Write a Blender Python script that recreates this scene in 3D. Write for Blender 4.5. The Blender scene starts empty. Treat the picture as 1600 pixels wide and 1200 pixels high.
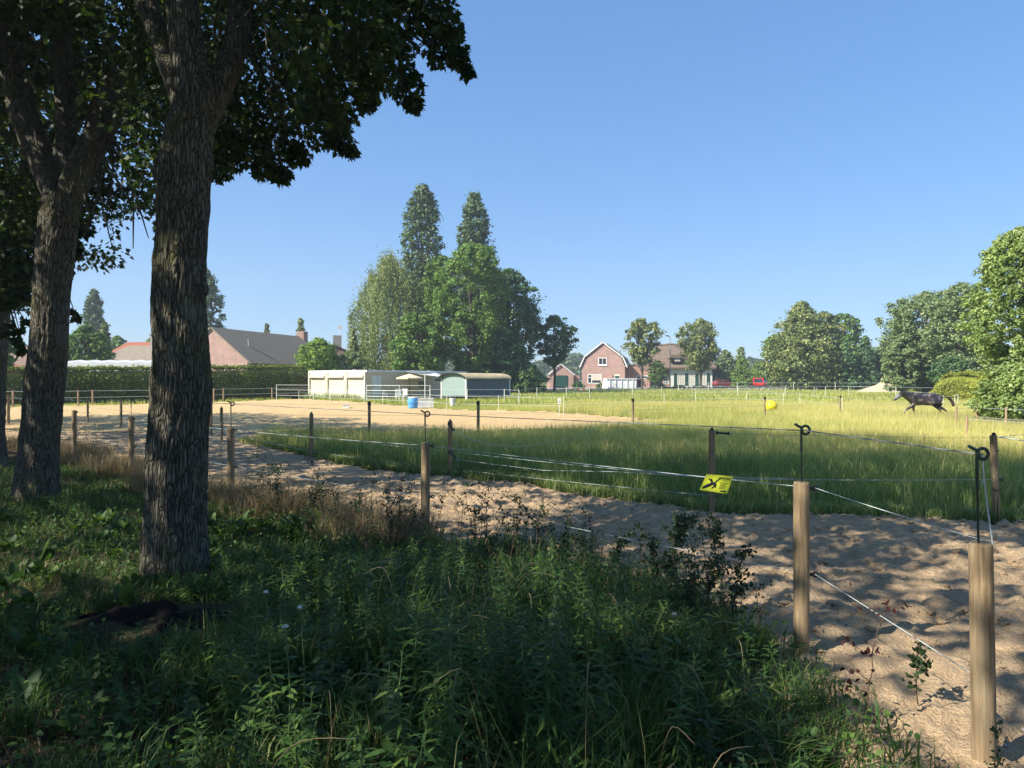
import bpy, math, random
import numpy as np
from mathutils import Vector, Matrix
R = math.radians
rng = np.random.default_rng(7)
random.seed(7)
scene = bpy.context.scene
col = scene.collection

# ---------------------------------------------------------------- camera
F = 1130.0; PITCH = 0.30; EYE = 1.60
cam_d = bpy.data.cameras.new('camera'); cam = bpy.data.objects.new('camera', cam_d); col.objects.link(cam)
cam_d.sensor_width = 36.0; cam_d.lens = F/1600*36.0; cam_d.clip_start = 0.05; cam_d.clip_end = 3000
cam.location = (0, 0, EYE); cam.rotation_euler = (R(90-PITCH), 0, 0)
scene.camera = cam

# ---------------------------------------------------------------- light
SUN_EL = 40.0; SKG, SKS, SKM = .58, 1.26, .41
SX, SY = -0.88, -0.475
world = bpy.data.worlds.new('World'); scene.world = world; world.use_nodes = True
wn = world.node_tree.nodes; wl = world.node_tree.links; wn.clear()
sky = wn.new('ShaderNodeTexSky'); sky.sky_type = 'NISHITA'; sky.sun_disc = False
sky.sun_elevation = R(SUN_EL); sky.sun_rotation = math.atan2(SX, SY)
sky.air_density = 1.0; sky.dust_density = 0.3; sky.ozone_density = 4.5; sky.altitude = 0
bg = wn.new('ShaderNodeBackground'); bg.inputs[1].default_value = 0.14
def vm(src, k):
    n_ = wn.new('ShaderNodeVectorMath'); n_.operation = 'SCALE'; n_.inputs['Scale'].default_value = k; wl.new(src, n_.inputs[0]); return n_.outputs[0]
gm = wn.new('ShaderNodeGamma'); gm.inputs[1].default_value = SKG; wl.new(vm(sky.outputs[0], .1), gm.inputs[0])
hs = wn.new('ShaderNodeHueSaturation'); hs.inputs['Saturation'].default_value = SKS; tn = wn.new('ShaderNodeVectorMath'); tn.operation = 'MULTIPLY'; tn.inputs[1].default_value = (.87, 1.0, 1.20); wl.new(vm(gm.outputs[0], 10*SKM), tn.inputs[0]); wl.new(tn.outputs[0], hs.inputs['Color'])
wo = wn.new('ShaderNodeOutputWorld'); wl.new(hs.outputs[0], bg.inputs[0]); wl.new(bg.outputs[0], wo.inputs[0])
sd = bpy.data.lights.new('sun', 'SUN'); sd.energy = 4.9; sd.angle = R(0.5); sd.color = (1.0, 0.93, 0.80)
sun = bpy.data.objects.new('sun', sd); col.objects.link(sun)
hl = math.hypot(SX, SY); ce = math.cos(R(SUN_EL))
sun.rotation_euler = Vector((SX/hl*ce, SY/hl*ce, math.sin(R(SUN_EL)))).to_track_quat('Z', 'Y').to_euler()
sun.location = (-20, -10, 30)
# summer haze: one closed box of air round the whole place
hv = [(x_, y_, z_) for z_ in (-1.5, 60) for y_ in (-60, 420) for x_ in (-420, 420)]
hm_ = bpy.data.meshes.new('haze'); hm_.from_pydata(hv, [], [(0, 2, 3, 1), (4, 5, 7, 6), (0, 1, 5, 4), (1, 3, 7, 5), (3, 2, 6, 7), (2, 0, 4, 6)])
hz = bpy.data.objects.new('haze', hm_); col.objects.link(hz); hz['kind'] = 'stuff'
hmt = bpy.data.materials.new('haze_air'); hmt.use_nodes = True; hn = hmt.node_tree.nodes; hn.clear()
pv = hn.new('ShaderNodeVolumePrincipled'); pv.inputs['Color'].default_value = (.88, .94, 1.0, 1); pv.inputs['Density'].default_value = .00085; pv.inputs['Anisotropy'].default_value = .2
ho = hn.new('ShaderNodeOutputMaterial'); hmt.node_tree.links.new(pv.outputs[0], ho.inputs['Volume']); hm_.materials.append(hmt)
scene.view_settings.view_transform = 'Standard'; scene.view_settings.look = 'None'
scene.view_settings.exposure = 1.03; scene.view_settings.gamma = 1.0
scene.render.engine = 'CYCLES'
scene.cycles.max_bounces = 8; scene.cycles.transparent_max_bounces = 4
scene.cycles.diffuse_bounces = 3; scene.cycles.transmission_bounces = 3

# ---------------------------------------------------------------- numeric helpers
def hsh(ix, iy, iz):
    h = (ix.astype(np.int64)*374761393 + iy.astype(np.int64)*668265263 + iz.astype(np.int64)*2147483647) & 0xffffffff
    h = ((h ^ (h >> 13))*1274126177) & 0xffffffff
    h = ((h ^ (h >> 16))*2246822519) & 0xffffffff
    return ((h ^ (h >> 15)) & 0xffffff)/float(0xffffff)
def vn(p):
    p = np.asarray(p, float); i = np.floor(p); f = p-i; f = f*f*(3-2*f); i = i.astype(np.int64)
    o = 0
    for a in (0, 1):
        wa = f[:, 0] if a else 1-f[:, 0]
        for b in (0, 1):
            wb = f[:, 1] if b else 1-f[:, 1]
            for c in (0, 1):
                wc = f[:, 2] if c else 1-f[:, 2]
                o = o + wa*wb*wc*hsh(i[:, 0]+a, i[:, 1]+b, i[:, 2]+c)
    return o*2-1
def fbm(p, n=3):
    s = 0; a = 1
    for k in range(n):
        s = s+a*vn(np.asarray(p)*(2.03**k)+17.3*k); a *= .5
    return s
def sst(x, a, b):
    t = np.clip((x-a)/(b-a), 0, 1); return t*t*(3-2*t)
def H(x, y):
    x = np.asarray(x, float); y = np.asarray(y, float)
    return 0.22*sst(y, 45, 115)-0.2*np.exp(-((x-20)**2+(y-33)**2)/(2*9.0**2))
def Hs(x, y): return float(H(x, y))
cp, sp = math.cos(R(PITCH)), math.sin(R(PITCH))
def ray(px, py):
    u = (px-800)/F; v = (600-py)/F
    return np.array([u, cp+v*sp, -sp+v*cp])
def P(px, py):                      # the ground point seen at a pixel
    d = ray(px, py); z = 0.
    for _ in range(6):
        t = (z-EYE)/d[2]; z = Hs(d[0]*t, d[1]*t)
    return (d[0]*t, d[1]*t)
def at(px, py, Y):
    d = ray(px, py); t = Y/d[1]
    return np.array([d[0]*t, Y, EYE+d[2]*t])
def gx(px, Y): return (px-800)/F*Y
def inpoly(x, y, poly):
    n = len(poly); r = np.zeros(x.shape, bool); j = n-1
    for i in range(n):
        xi, yi = poly[i]; xj, yj = poly[j]
        c = ((yi > y) != (yj > y)) & (x < (xj-xi)*(y-yi)/((yj-yi)+1e-12)+xi)
        r ^= c; j = i
    return r

# ---------------------------------------------------------------- mesh helpers
OFF = {}
def link(name, me, mat, parent=None):
    if mat is not None: me.materials.append(mat)
    o = bpy.data.objects.new(name, me); col.objects.link(o)
    if parent is not None: o.parent = parent; OFF[o.name] = OFF.get(parent.name, (0, 0, 0))
    return o
def arr(name, V, Fc, mat, parent=None, smooth=False, world_=True):
    """V (n,3), Fc (m,k) uniform faces"""
    V = np.asarray(V, np.float64); Fc = np.asarray(Fc, np.int32)
    if parent is not None and world_: V = V-np.array(OFF.get(parent.name, (0, 0, 0)))
    me = bpy.data.meshes.new(name); m, k = Fc.shape
    me.vertices.add(len(V)); me.vertices.foreach_set('co', V.astype(np.float32).ravel())
    me.loops.add(m*k); me.loops.foreach_set('vertex_index', Fc.ravel())
    me.polygons.add(m); me.polygons.foreach_set('loop_start', np.arange(0, m*k, k, dtype=np.int32))
    me.polygons.foreach_set('loop_total', np.full(m, k, np.int32))
    if smooth: me.polygons.foreach_set('use_smooth', np.ones(m, bool))
    me.update(calc_edges=True); me.validate()
    return link(name, me, mat, parent)
class G:
    """collects shapes; build() links them as ONE mesh object"""
    def __init__(s): s.v = []; s.f = []
    def add(s, v, f):
        b = len(s.v); s.v += [tuple(map(float, p)) for p in v]; s.f += [tuple(int(i)+b for i in q) for q in f]; return s
    def box(s, x0, x1, y0, y1, z0, z1):
        v = [(x, y, z) for z in (z0, z1) for y in (y0, y1) for x in (x0, x1)]
        return s.add(v, [(0, 2, 3, 1), (4, 5, 7, 6), (0, 1, 5, 4), (1, 3, 7, 5), (3, 2, 6, 7), (2, 0, 4, 6)])
    def prism(s, prof, y0, y1):          # prof in x,z counter-clockwise seen from -y
        n = len(prof); v = [(x, y0, z) for x, z in prof]+[(x, y1, z) for x, z in prof]
        f = [tuple(range(n)), tuple(range(2*n-1, n-1, -1))]+[((i+1) % n, i, n+i, n+(i+1) % n) for i in range(n)]
        return s.add(v, f)
    def tube(s, pts, rad, n=8, cap=True):
        V, Fq = tube_arr(pts, rad, n); b = len(V)
        s.add(V, Fq)
        if cap:
            k = len(pts); base = len(s.v)-b
            s.f.append(tuple(base+i for i in range(n))[::-1]); s.f.append(tuple(base+(k-1)*n+i for i in range(n)))
        return s
    def ball(s, c, r, seg=12, rings=8):
        V = []; Q = []
        r = (r, r, r) if np.isscalar(r) else r
        for i in range(rings+1):
            a = math.pi*i/rings
            for j in range(seg):
                b = 2*math.pi*j/seg; V.append((c[0]+r[0]*math.sin(a)*math.cos(b), c[1]+r[1]*math.sin(a)*math.sin(b), c[2]+r[2]*math.cos(a)))
        for i in range(rings):
            for j in range(seg):
                Q.append((i*seg+j, (i+1)*seg+j, (i+1)*seg+(j+1) % seg, i*seg+(j+1) % seg))
        return s.add(V, Q)
    def build(s, name, mat, parent=None, smooth=False, world_=False):
        o = (0, 0, 0)
        if parent is not None and world_: o = OFF.get(parent.name, (0, 0, 0))
        me = bpy.data.meshes.new(name); me.from_pydata([(a-o[0], b-o[1], c-o[2]) for a, b, c in s.v], [], s.f)
        me.validate(); me.update()
        if smooth:
            for p in me.polygons: p.use_smooth = True
        return link(name, me, mat, parent)
def tube_arr(pts, rad, n=8):
    pts = np.asarray(pts, float); k = len(pts); rad = np.broadcast_to(np.asarray(rad, float), (k,))
    T = np.gradient(pts, axis=0); T /= np.linalg.norm(T, axis=1)[:, None]+1e-9
    up = np.array([0, 0, 1.]) if abs(T[0][2]) < .9 else np.array([0, 1., 0])
    A = np.zeros((k, 3)); a = np.cross(T[0], up); a /= np.linalg.norm(a)
    for i in range(k):
        a = a-T[i]*np.dot(a, T[i]); a /= np.linalg.norm(a)+1e-9; A[i] = a
    B = np.cross(T, A); th = np.arange(n)*2*math.pi/n
    V = pts[:, None, :]+rad[:, None, None]*(np.cos(th)[None, :, None]*A[:, None, :]+np.sin(th)[None, :, None]*B[:, None, :])
    i = np.arange(k-1)[:, None]*n; j = np.arange(n)[None, :]; j2 = (j+1) % n
    Q = np.stack([i+j, i+j2, i+n+j2, i+n+j], -1).reshape(-1, 4)
    return V.reshape(-1, 3), Q
def spline(pts, n):
    pts = np.asarray(pts, float); k = len(pts); t = np.linspace(0, k-1, n); out = []
    for u in t:
        i = min(int(u), k-2); f = u-i
        p0 = pts[max(i-1, 0)]; p1 = pts[i]; p2 = pts[i+1]; p3 = pts[min(i+2, k-1)]
        out.append(.5*((2*p1)+(-p0+p2)*f+(2*p0-5*p1+4*p2-p3)*f*f+(-p0+3*p1-3*p2+p3)*f**3))
    return np.array(out)
def cat(parts):
    Vs = []; Fs = []; b = 0
    for V, Q in parts:
        if len(V) == 0: continue
        Vs.append(V); Fs.append(np.asarray(Q)+b); b += len(V)
    return np.concatenate(Vs), np.concatenate(Fs)
def scatter(pv, pf, pos, Rm, s):
    pv = np.asarray(pv, float); pf = np.asarray(pf, int); n = len(pos); k = len(pv)
    s = np.asarray(s, float).reshape(n, -1)
    V = np.einsum('nij,nkj->nki', Rm, pv[None]*s[:, None, :])+np.asarray(pos)[:, None, :]
    Q = pf[None]+(np.arange(n)*k)[:, None, None]
    return V.reshape(-1, 3), Q.reshape(-1, pf.shape[1])
def unit(v): return v/(np.linalg.norm(v, axis=-1, keepdims=True)+1e-9)
def frames(xd, nr):                 # columns: x axis along xd, z near nr
    x = unit(xd); y = unit(np.cross(nr, x)); z = np.cross(x, y)
    return np.stack([x, y, z], -1)
def rdir(n): return unit(rng.normal(size=(n, 3)))

# ---------------------------------------------------------------- tags
def tag(o, label=None, cat_=None, group=None, kind=None):
    if label: o['label'] = label
    if cat_: o['category'] = cat_
    if group: o['group'] = group
    if kind: o['kind'] = kind
    return o
def thing(name, label, cat_, loc=(0, 0, 0), rz=0, group=None):
    o = bpy.data.objects.new(name, None); col.objects.link(o); o.location = loc; o.rotation_euler = (0, 0, rz)
    o.empty_display_size = .2; OFF[o.name] = tuple(float(c) for c in loc)
    return tag(o, label, cat_, group)

# ---------------------------------------------------------------- materials
def newmat(name):
    m = bpy.data.materials.new(name); m.use_nodes = True; nt = m.node_tree
    return m, nt, nt.nodes['Principled BSDF'], nt.nodes['Material Output']
def ramp(nt, stops, src):
    r = nt.nodes.new('ShaderNodeValToRGB'); cr = r.color_ramp
    while len(cr.elements) > 1: cr.elements.remove(cr.elements[-1])
    cr.elements[0].position = stops[0][0]; cr.elements[0].color = (*stops[0][1], 1)
    for p, c in stops[1:]:
        e = cr.elements.new(p); e.color = (*c, 1)
    nt.links.new(src, r.inputs[0]); return r.outputs[0]
def coords(nt, scale=(1, 1, 1), obj=True):
    if obj:
        t = nt.nodes.new('ShaderNodeTexCoord'); s = t.outputs['Object']
    else:
        t = nt.nodes.new('ShaderNodeNewGeometry'); s = t.outputs['Position']
    mp = nt.nodes.new('ShaderNodeMapping'); mp.inputs['Scale'].default_value = scale
    nt.links.new(s, mp.inputs[0]); return mp.outputs[0]
def noise(nt, vec, scale, detail=4, rough=.6, dist=0):
    n = nt.nodes.new('ShaderNodeTexNoise'); n.inputs['Scale'].default_value = scale
    n.inputs['Detail'].default_value = detail; n.inputs['Roughness'].default_value = rough; n.inputs['Distortion'].default_value = dist
    nt.links.new(vec, n.inputs['Vector']); return n.outputs['Fac']
def bump(nt, bs, src, strength=.5, dist=.02):
    b = nt.nodes.new('ShaderNodeBump'); b.inputs['Strength'].default_value = strength; b.inputs['Distance'].default_value = dist
    nt.links.new(src, b.inputs['Height']); nt.links.new(b.outputs[0], bs.inputs['Normal']); return b
def mixc(nt, fac, a, b, mode='MIX'):
    m = nt.nodes.new('ShaderNodeMix'); m.data_type = 'RGBA'; m.blend_type = mode
    for k, v in ((0, fac), (6, a), (7, b)):
        if isinstance(v, (tuple, list)): m.inputs[k].default_value = (*v, 1)
        elif isinstance(v, (int, float)): m.inputs[k].default_value = v
        else: nt.links.new(v, m.inputs[k])
    return m.outputs[2]
def M_plain(name, c, rough=.6, var=.25, scale=4, b=.15, bd=.01, metal=0, stretch=(1, 1, 1), spec=.3):
    m, nt, bs, out = newmat(name); vec = coords(nt, stretch)
    n1 = noise(nt, vec, scale, 5)
    lo = tuple(x*(1-var) for x in c); hi = tuple(min(1, x*(1+var)) for x in c)
    nt.links.new(ramp(nt, [(.3, lo), (.7, hi)], n1), bs.inputs['Base Color'])
    bs.inputs['Roughness'].default_value = rough; bs.inputs['Metallic'].default_value = metal
    bs.inputs['Specular IOR Level'].default_value = spec
    if b: bump(nt, bs, noise(nt, vec, scale*6, 4), b, bd)
    return m
def M_leaf(name, c1, c2, c3=None, trans=.35, rough=.55, nscale=.6, spec=.25, p3=.85):
    m, nt, bs, out = newmat(name)
    g = nt.nodes.new('ShaderNodeNewGeometry')
    stops = [(0, c1), (.7, c2)] if c3 is None else [(0, c1), (p3-.15, c2), (p3, c3)]
    c = ramp(nt, stops, g.outputs['Random Per Island'])
    nz = noise(nt, coords(nt, obj=False), nscale, 3)
    c = mixc(nt, 1.0, c, ramp(nt, [(.3, (.7, .72, .7)), (.7, (1.2, 1.15, 1.1))], nz), 'MULTIPLY')
    nt.links.new(c, bs.inputs['Base Color']); bs.inputs['Roughness'].default_value = rough
    bs.inputs['Specular IOR Level'].default_value = spec
    tr = nt.nodes.new('ShaderNodeBsdfTranslucent')
    nt.links.new(mixc(nt, 1.0, c, (1.25, 1.3, .55), 'MULTIPLY'), tr.inputs[0])
    mx = nt.nodes.new('ShaderNodeMixShader'); mx.inputs[0].default_value = trans
    nt.links.new(bs.outputs[0], mx.inputs[1]); nt.links.new(tr.outputs[0], mx.inputs[2]); nt.links.new(mx.outputs[0], out.inputs[0])
    return m
def M_brick(name, c1, c2, mortar, s=1.0, rough=.85):
    m, nt, bs, out = newmat(name)
    t = nt.nodes.new('ShaderNodeTexCoord'); mp = nt.nodes.new('ShaderNodeMapping')
    mp.inputs['Rotation'].default_value = (R(90), 0, 0)
    sep = nt.nodes.new('ShaderNodeSeparateXYZ'); nt.links.new(t.outputs['Object'], sep.inputs[0])
    ad = nt.nodes.new('ShaderNodeMath'); ad.operation = 'ADD'; nt.links.new(sep.outputs[0], ad.inputs[0]); nt.links.new(sep.outputs[1], ad.inputs[1])
    cb = nt.nodes.new('ShaderNodeCombineXYZ'); nt.links.new(ad.outputs[0], cb.inputs[0]); nt.links.new(sep.outputs[2], cb.inputs[1])
    br = nt.nodes.new('ShaderNodeTexBrick'); nt.links.new(cb.outputs[0], br.inputs['Vector'])
    br.inputs['Color1'].default_value = (*c1, 1); br.inputs['Color2'].default_value = (*c2, 1); br.inputs['Mortar'].default_value = (*mortar, 1)
    br.inputs['Scale'].default_value = 1.0; br.inputs['Brick Width'].default_value = .22*s; br.inputs['Row Height'].default_value = .075*s
    br.inputs['Mortar Size'].default_value = .010*s
    nz = noise(nt, coords(nt), 1.2, 4)
    c = mixc(nt, 1.0, br.outputs['Color'], ramp(nt, [(.3, (.8, .8, .8)), (.7, (1.15, 1.12, 1.1))], nz), 'MULTIPLY')
    nt.links.new(c, bs.inputs['Base Color']); bs.inputs['Roughness'].default_value = rough
    bump(nt, bs, br.outputs['Fac'], .3, -.01)
    return m
def M_tile(name, c1, c2, row=.3):
    m, nt, bs, out = newmat(name); vec = coords(nt)
    w = nt.nodes.new('ShaderNodeTexWave'); w.wave_type = 'BANDS'; w.bands_direction = 'Z'; w.wave_profile = 'SAW'
    w.inputs['Scale'].default_value = .314/row*1.4; w.inputs['Distortion'].default_value = .3; nt.links.new(vec, w.inputs[0])
    n1 = noise(nt, vec, 2.5, 6, .7)
    c = ramp(nt, [(.25, c1), (.75, c2)], n1)
    c = mixc(nt, .35, c, mixc(nt, 1.0, c, w.outputs['Color'], 'MULTIPLY'))
    nt.links.new(c, bs.inputs['Base Color']); bs.inputs['Roughness'].default_value = .85
    bump(nt, bs, w.outputs['Fac'], .6, .03)
    return m
def M_glass(name, c=(.03, .04, .05)):
    m, nt, bs, out = newmat(name); bs.inputs['Base Color'].default_value = (*c, 1); bs.inputs['Roughness'].default_value = .06
    bs.inputs['Specular IOR Level'].default_value = .7; return m
def M_bark(name, dark, lite, moss, lichen, sc=1.0):
    m, nt, bs, out = newmat(name)
    v = coords(nt, (1, 1, .16)); v2 = coords(nt, (1, 1, .6))
    n1 = noise(nt, v, 26*sc, 6, .65, .3); n2 = noise(nt, v2, 2.2, 5, .65); n3 = noise(nt, v2, 4.5, 6, .7)
    vo = nt.nodes.new('ShaderNodeTexVoronoi'); vo.feature = 'DISTANCE_TO_EDGE'; vo.inputs['Scale'].default_value = 46*sc; vo.inputs['Randomness'].default_value = 1
    wv = nt.nodes.new('ShaderNodeVectorMath'); wv.operation = 'MULTIPLY_ADD'; nn_ = nt.nodes.new('ShaderNodeTexNoise'); nn_.inputs['Scale'].default_value = 9; nt.links.new(v2, nn_.inputs['Vector'])
    nt.links.new(nn_.outputs['Color'], wv.inputs[0]); wv.inputs[1].default_value = (.05, .05, .05); nt.links.new(coords(nt, (1, 1, .13)), wv.inputs[2]); nt.links.new(wv.outputs[0], vo.inputs['Vector'])
    c = ramp(nt, [(.30, tuple(k*.75 for k in lite)), (.65, tuple(min(1, k*1.35) for k in lite))], n1)
    c = mixc(nt, ramp(nt, [(.02, (.8, .8, .8)), (.15, (0, 0, 0))], vo.outputs['Distance']), c, tuple(k*.5 for k in dark))  # furrow shade put into the colour along the cell edges
    c = mixc(nt, ramp(nt, [(.53, (0, 0, 0)), (.66, (.75, .75, .75))], n2), c, moss)
    c = mixc(nt, ramp(nt, [(.57, (0, 0, 0)), (.68, (.7, .7, .7))], n3), c, lichen)
    nt.links.new(c, bs.inputs['Base Color']); bs.inputs['Roughness'].default_value = .9; bs.inputs['Specular IOR Level'].default_value = .15
    bump(nt, bs, ramp(nt, [(0, (0, 0, 0)), (.22, (1, 1, 1))], vo.outputs['Distance']), 1.0, .02)
    return m
def M_sand(name, c1, c2, c3):
    m, nt, bs, out = newmat(name); v = coords(nt, obj=False)
    a = noise(nt, v, .45, 5, .6); b = noise(nt, v, 9, 6, .7); c_ = noise(nt, v, 60, 4, .7)
    c = ramp(nt, [(.3, c1), (.7, c2)], b)
    c = mixc(nt, ramp(nt, [(.40, (0, 0, 0)), (.62, (.8, .8, .8))], a), c, c3)
    c = mixc(nt, 1.0, c, ramp(nt, [(.25, (.7, .7, .7)), (.7, (1.12, 1.12, 1.12))], c_), 'MULTIPLY')
    nt.links.new(c, bs.inputs['Base Color']); bs.inputs['Roughness'].default_value = .95; bs.inputs['Specular IOR Level'].default_value = .1
    ad = nt.nodes.new('ShaderNodeMath'); ad.operation = 'MULTIPLY_ADD'; ad.inputs[1].default_value = .35
    nt.links.new(c_, ad.inputs[0]); nt.links.new(b, ad.inputs[2])
    bump(nt, bs, ad.outputs[0], 1.0, .09)
    return m

def M_wood(name):
    m, nt, bs, out = newmat(name); v = coords(nt, (1, 1, .045)); v2 = coords(nt, (1, 1, .35))
    g1 = noise(nt, v, 55, 6, .7, .2); g2 = noise(nt, v2, 9, 4, .6, .5); ck = noise(nt, coords(nt, (1, 1, .02)), 26, 2, .4)
    c = ramp(nt, [(.30, (.11, .075, .042)), (.5, (.27, .195, .115)), (.72, (.42, .32, .20))], g1)
    c = mixc(nt, ramp(nt, [(.48, (0, 0, 0)), (.66, (.75, .75, .75))], g2), c, (.21, .175, .12))
    c = mixc(nt, ramp(nt, [(.285, (1, 1, 1)), (.31, (0, 0, 0))], ck), c, (.02, .014, .01))
    vo = nt.nodes.new('ShaderNodeTexVoronoi'); vo.inputs['Scale'].default_value = 3.4; nt.links.new(coords(nt, (1, 1, .8)), vo.inputs['Vector'])
    c = mixc(nt, ramp(nt, [(.03, (.85, .85, .85)), (.055, (0, 0, 0))], vo.outputs['Distance']), c, (.04, .025, .014))
    nt.links.new(c, bs.inputs['Base Color']); bs.inputs['Roughness'].default_value = .85; bs.inputs['Specular IOR Level'].default_value = .12
    bump(nt, bs, g1, .7, .006); return m
MT = {}
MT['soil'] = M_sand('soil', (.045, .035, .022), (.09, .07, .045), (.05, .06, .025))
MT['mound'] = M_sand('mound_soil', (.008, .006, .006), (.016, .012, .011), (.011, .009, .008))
MT['field'] = M_sand('field', (.16, .17, .045), (.24, .24, .07), (.14, .19, .04))
MT['sand'] = M_sand('sand', (.50, .355, .21), (.72, .53, .335), (.60, .43, .26))
MT['arena'] = M_sand('arena_sand', (.62, .43, .21), (.78, .57, .30), (.70, .50, .25))
MT['road'] = M_sand('asphalt', (.17, .17, .18), (.22, .22, .23), (.19, .19, .20))
MT['post'] = M_wood('weathered_wood')
MT['post_far'] = M_plain('pale_wood', (.36, .25, .16), .85, .3, 14, .3, .01, stretch=(1, 1, .1), spec=.15)
MT['plastic_post'] = M_plain('pale_plastic', (.62, .60, .48), .6, .1, 4, 0)
MT['rope'] = M_plain('white_rope', (.50, .55, .55), .55, .15, 60, .3, .002)
MT['rope_dark'] = M_plain('grey_rope', (.20, .23, .24), .6, .2, 60, .3, .002)
MT['black'] = M_plain('black_plastic', (.012, .013, .014), .35, .2, 20, 0, spec=.5)
MT['rod'] = M_plain('dark_green_rod', (.012, .03, .022), .35, .2, 20, 0, spec=.5)
MT['yellow'] = M_plain('yellow_plastic', (.55, .58, .03), .45, .08, 20, 0)
MT['ink'] = M_plain('ink', (.012, .012, .012), .6, .1, 20, 0)
MT['white'] = M_plain('white_paint', (.74, .74, .70), .55, .08, 3, .05)
MT['cream'] = M_plain('cream_panel', (.60, .565, .46), .6, .06, 2, .05)
MT['cream_side'] = M_plain('cream_panel_shade_side', (.66, .53, .38), .6, .08, 1.5, .05)  # shaded-side copy of the cream, warmth put in against blue skylight
MT['brick'] = M_brick('red_brick', (.34, .175, .14), (.42, .235, .19), (.42, .36, .32))
MT['brick2'] = M_brick('brown_brick', (.30, .15, .11), (.38, .20, .15), (.34, .28, .24))
MT['tile'] = M_tile('grey_tiles', (.22, .175, .13), (.35, .285, .21))
MT['tile_dark'] = M_tile('dark_tiles', (.035, .035, .04), (.07, .07, .075))
MT['tile_red'] = M_tile('red_tiles', (.30, .085, .045), (.42, .15, .08))
MT['tile_brown'] = M_tile('brown_tiles', (.16, .10, .075), (.25, .17, .12))
MT['thatch'] = M_plain('thatch', (.20, .15, .115), .95, .3, 3, .8, .05, stretch=(3, 3, .6), spec=.05)
MT['glass'] = M_glass('window_glass'); MT['blind'] = M_plain('window_blind', (.55, .50, .42), .7, .1, 4, 0)
MT['green_door'] = M_plain('dark_green_paint', (.018, .075, .055), .45, .15, 3, 0)
MT['teal'] = M_plain('teal_boards', (.25, .33, .30), .6, .12, 3, .2, stretch=(6, 6, .3))
MT['teal_shaded'] = M_plain('shaded_teal_boards', (.085, .12, .14), .6, .2, 3, .2, stretch=(6, 6, .3))  # darker copy of the teal: the long sides' shade put into the colour
MT['ochre'] = M_plain('ochre_sheet', (.46, .38, .22), .7, .3, 2, .2)
MT['steel'] = M_plain('grey_steel', (.35, .36, .36), .45, .1, 5, 0, metal=.5)
MT['blue'] = M_plain('blue_plastic', (.10, .34, .72), .4, .1, 4, 0)
MT['red'] = M_plain('red_paint', (.72, .025, .02), .25, .05, 2, 0, spec=.6)
MT['dark_red'] = M_plain('dark_red_paint', (.22, .02, .025), .4, .1, 2, 0)
MT['dark_car'] = M_plain('dark_paint', (.03, .032, .036), .25, .1, 2, 0, spec=.6)
MT['rubber'] = M_plain('rubber', (.02, .02, .02), .8, .1, 5, 0)
MT['canvas'] = M_plain('beige_canvas', (.60, .53, .36), .8, .08, 3, .05)
MT['sail'] = M_plain('white_canvas', (.55, .55, .57), .8, .05, 3, .05)
MT['sandpile'] = M_sand('pile_sand', (.5, .40, .26), (.66, .54, .38), (.55, .45, .3))
MT['stone'] = M_plain('pale_stone', (.30, .28, .25), .9, .3, 3, .4)
MT['ball'] = M_plain('yellow_ball', (.85, .66, .02), .4, .05, 3, 0, spec=.5)
MT['bark'] = M_bark('oak_bark', (.026, .023, .016), (.125, .115, .09), (.12, .115, .035), (.20, .205, .18))
MT['bark_far'] = M_plain('grey_bark', (.10, .088, .07), .9, .35, 5, .4, stretch=(1, 1, .2), spec=.1)
MT['horse'] = None
# ================================================================ SETTING
def sheet(name, poly, cell, mat, disp, dz=0.0, kind='structure', jit=.0, bounds=None):
    xs = [p[0] for p in poly]; ys = [p[1] for p in poly]
    x0, x1, y0, y1 = bounds or (min(xs), max(xs), min(ys), max(ys))
    nx = int((x1-x0)/cell)+1; ny = int((y1-y0)/cell)+1
    gx_, gy_ = np.meshgrid(x0+np.arange(nx+1)*cell, y0+np.arange(ny+1)*cell)
    cx = (gx_[:-1, :-1]+cell/2).ravel(); cy = (gy_[:-1, :-1]+cell/2).ravel()
    q = np.stack([cx, cy, cx*0], -1)
    keep = inpoly(cx+jit*fbm(q*1.3, 3), cy+jit*fbm(q*1.3+50, 3), poly)
    i = np.arange(ny)[:, None]*(nx+1)+np.arange(nx)[None]; i = i.ravel()[keep]
    Q = np.stack([i, i+1, i+nx+2, i+nx+1], -1)
    u, inv = np.unique(Q, return_inverse=True); inv = inv.reshape(Q.shape)
    x = gx_.ravel()[u]; y = gy_.ravel()[u]
    z = H(x, y)+dz+disp(x, y)
    o = arr(name, np.stack([x, y, z], -1), inv, mat, smooth=True)
    return tag(o, kind=kind)

def graded(a, b, near, far):          # coordinates with fine cells near 0
    out = [0.]; s = near
    while out[-1] < b: out.append(out[-1]+s); s = min(far, s*1.06)
    neg = [0.]; s = near
    while neg[-1] > a: neg.append(neg[-1]-s); s = min(far, s*1.06)
    return np.array(neg[:0:-1]+out)
gxs = graded(-1500, 1500, .5, 60); gys = graded(-300, 2200, .5, 60)
GX, GY = np.meshgrid(gxs, gys); nx = len(gxs); ny = len(gys)
gi = (np.arange(ny-1)[:, None]*nx+np.arange(nx-1)[None]).ravel()
GZ = H(GX.ravel(), GY.ravel())-.06
tag(arr('ground', np.stack([GX.ravel(), GY.ravel(), GZ], -1), np.stack([gi, gi+1, gi+nx+1, gi+nx], -1), MT['field'], smooth=True), kind='structure')

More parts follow.
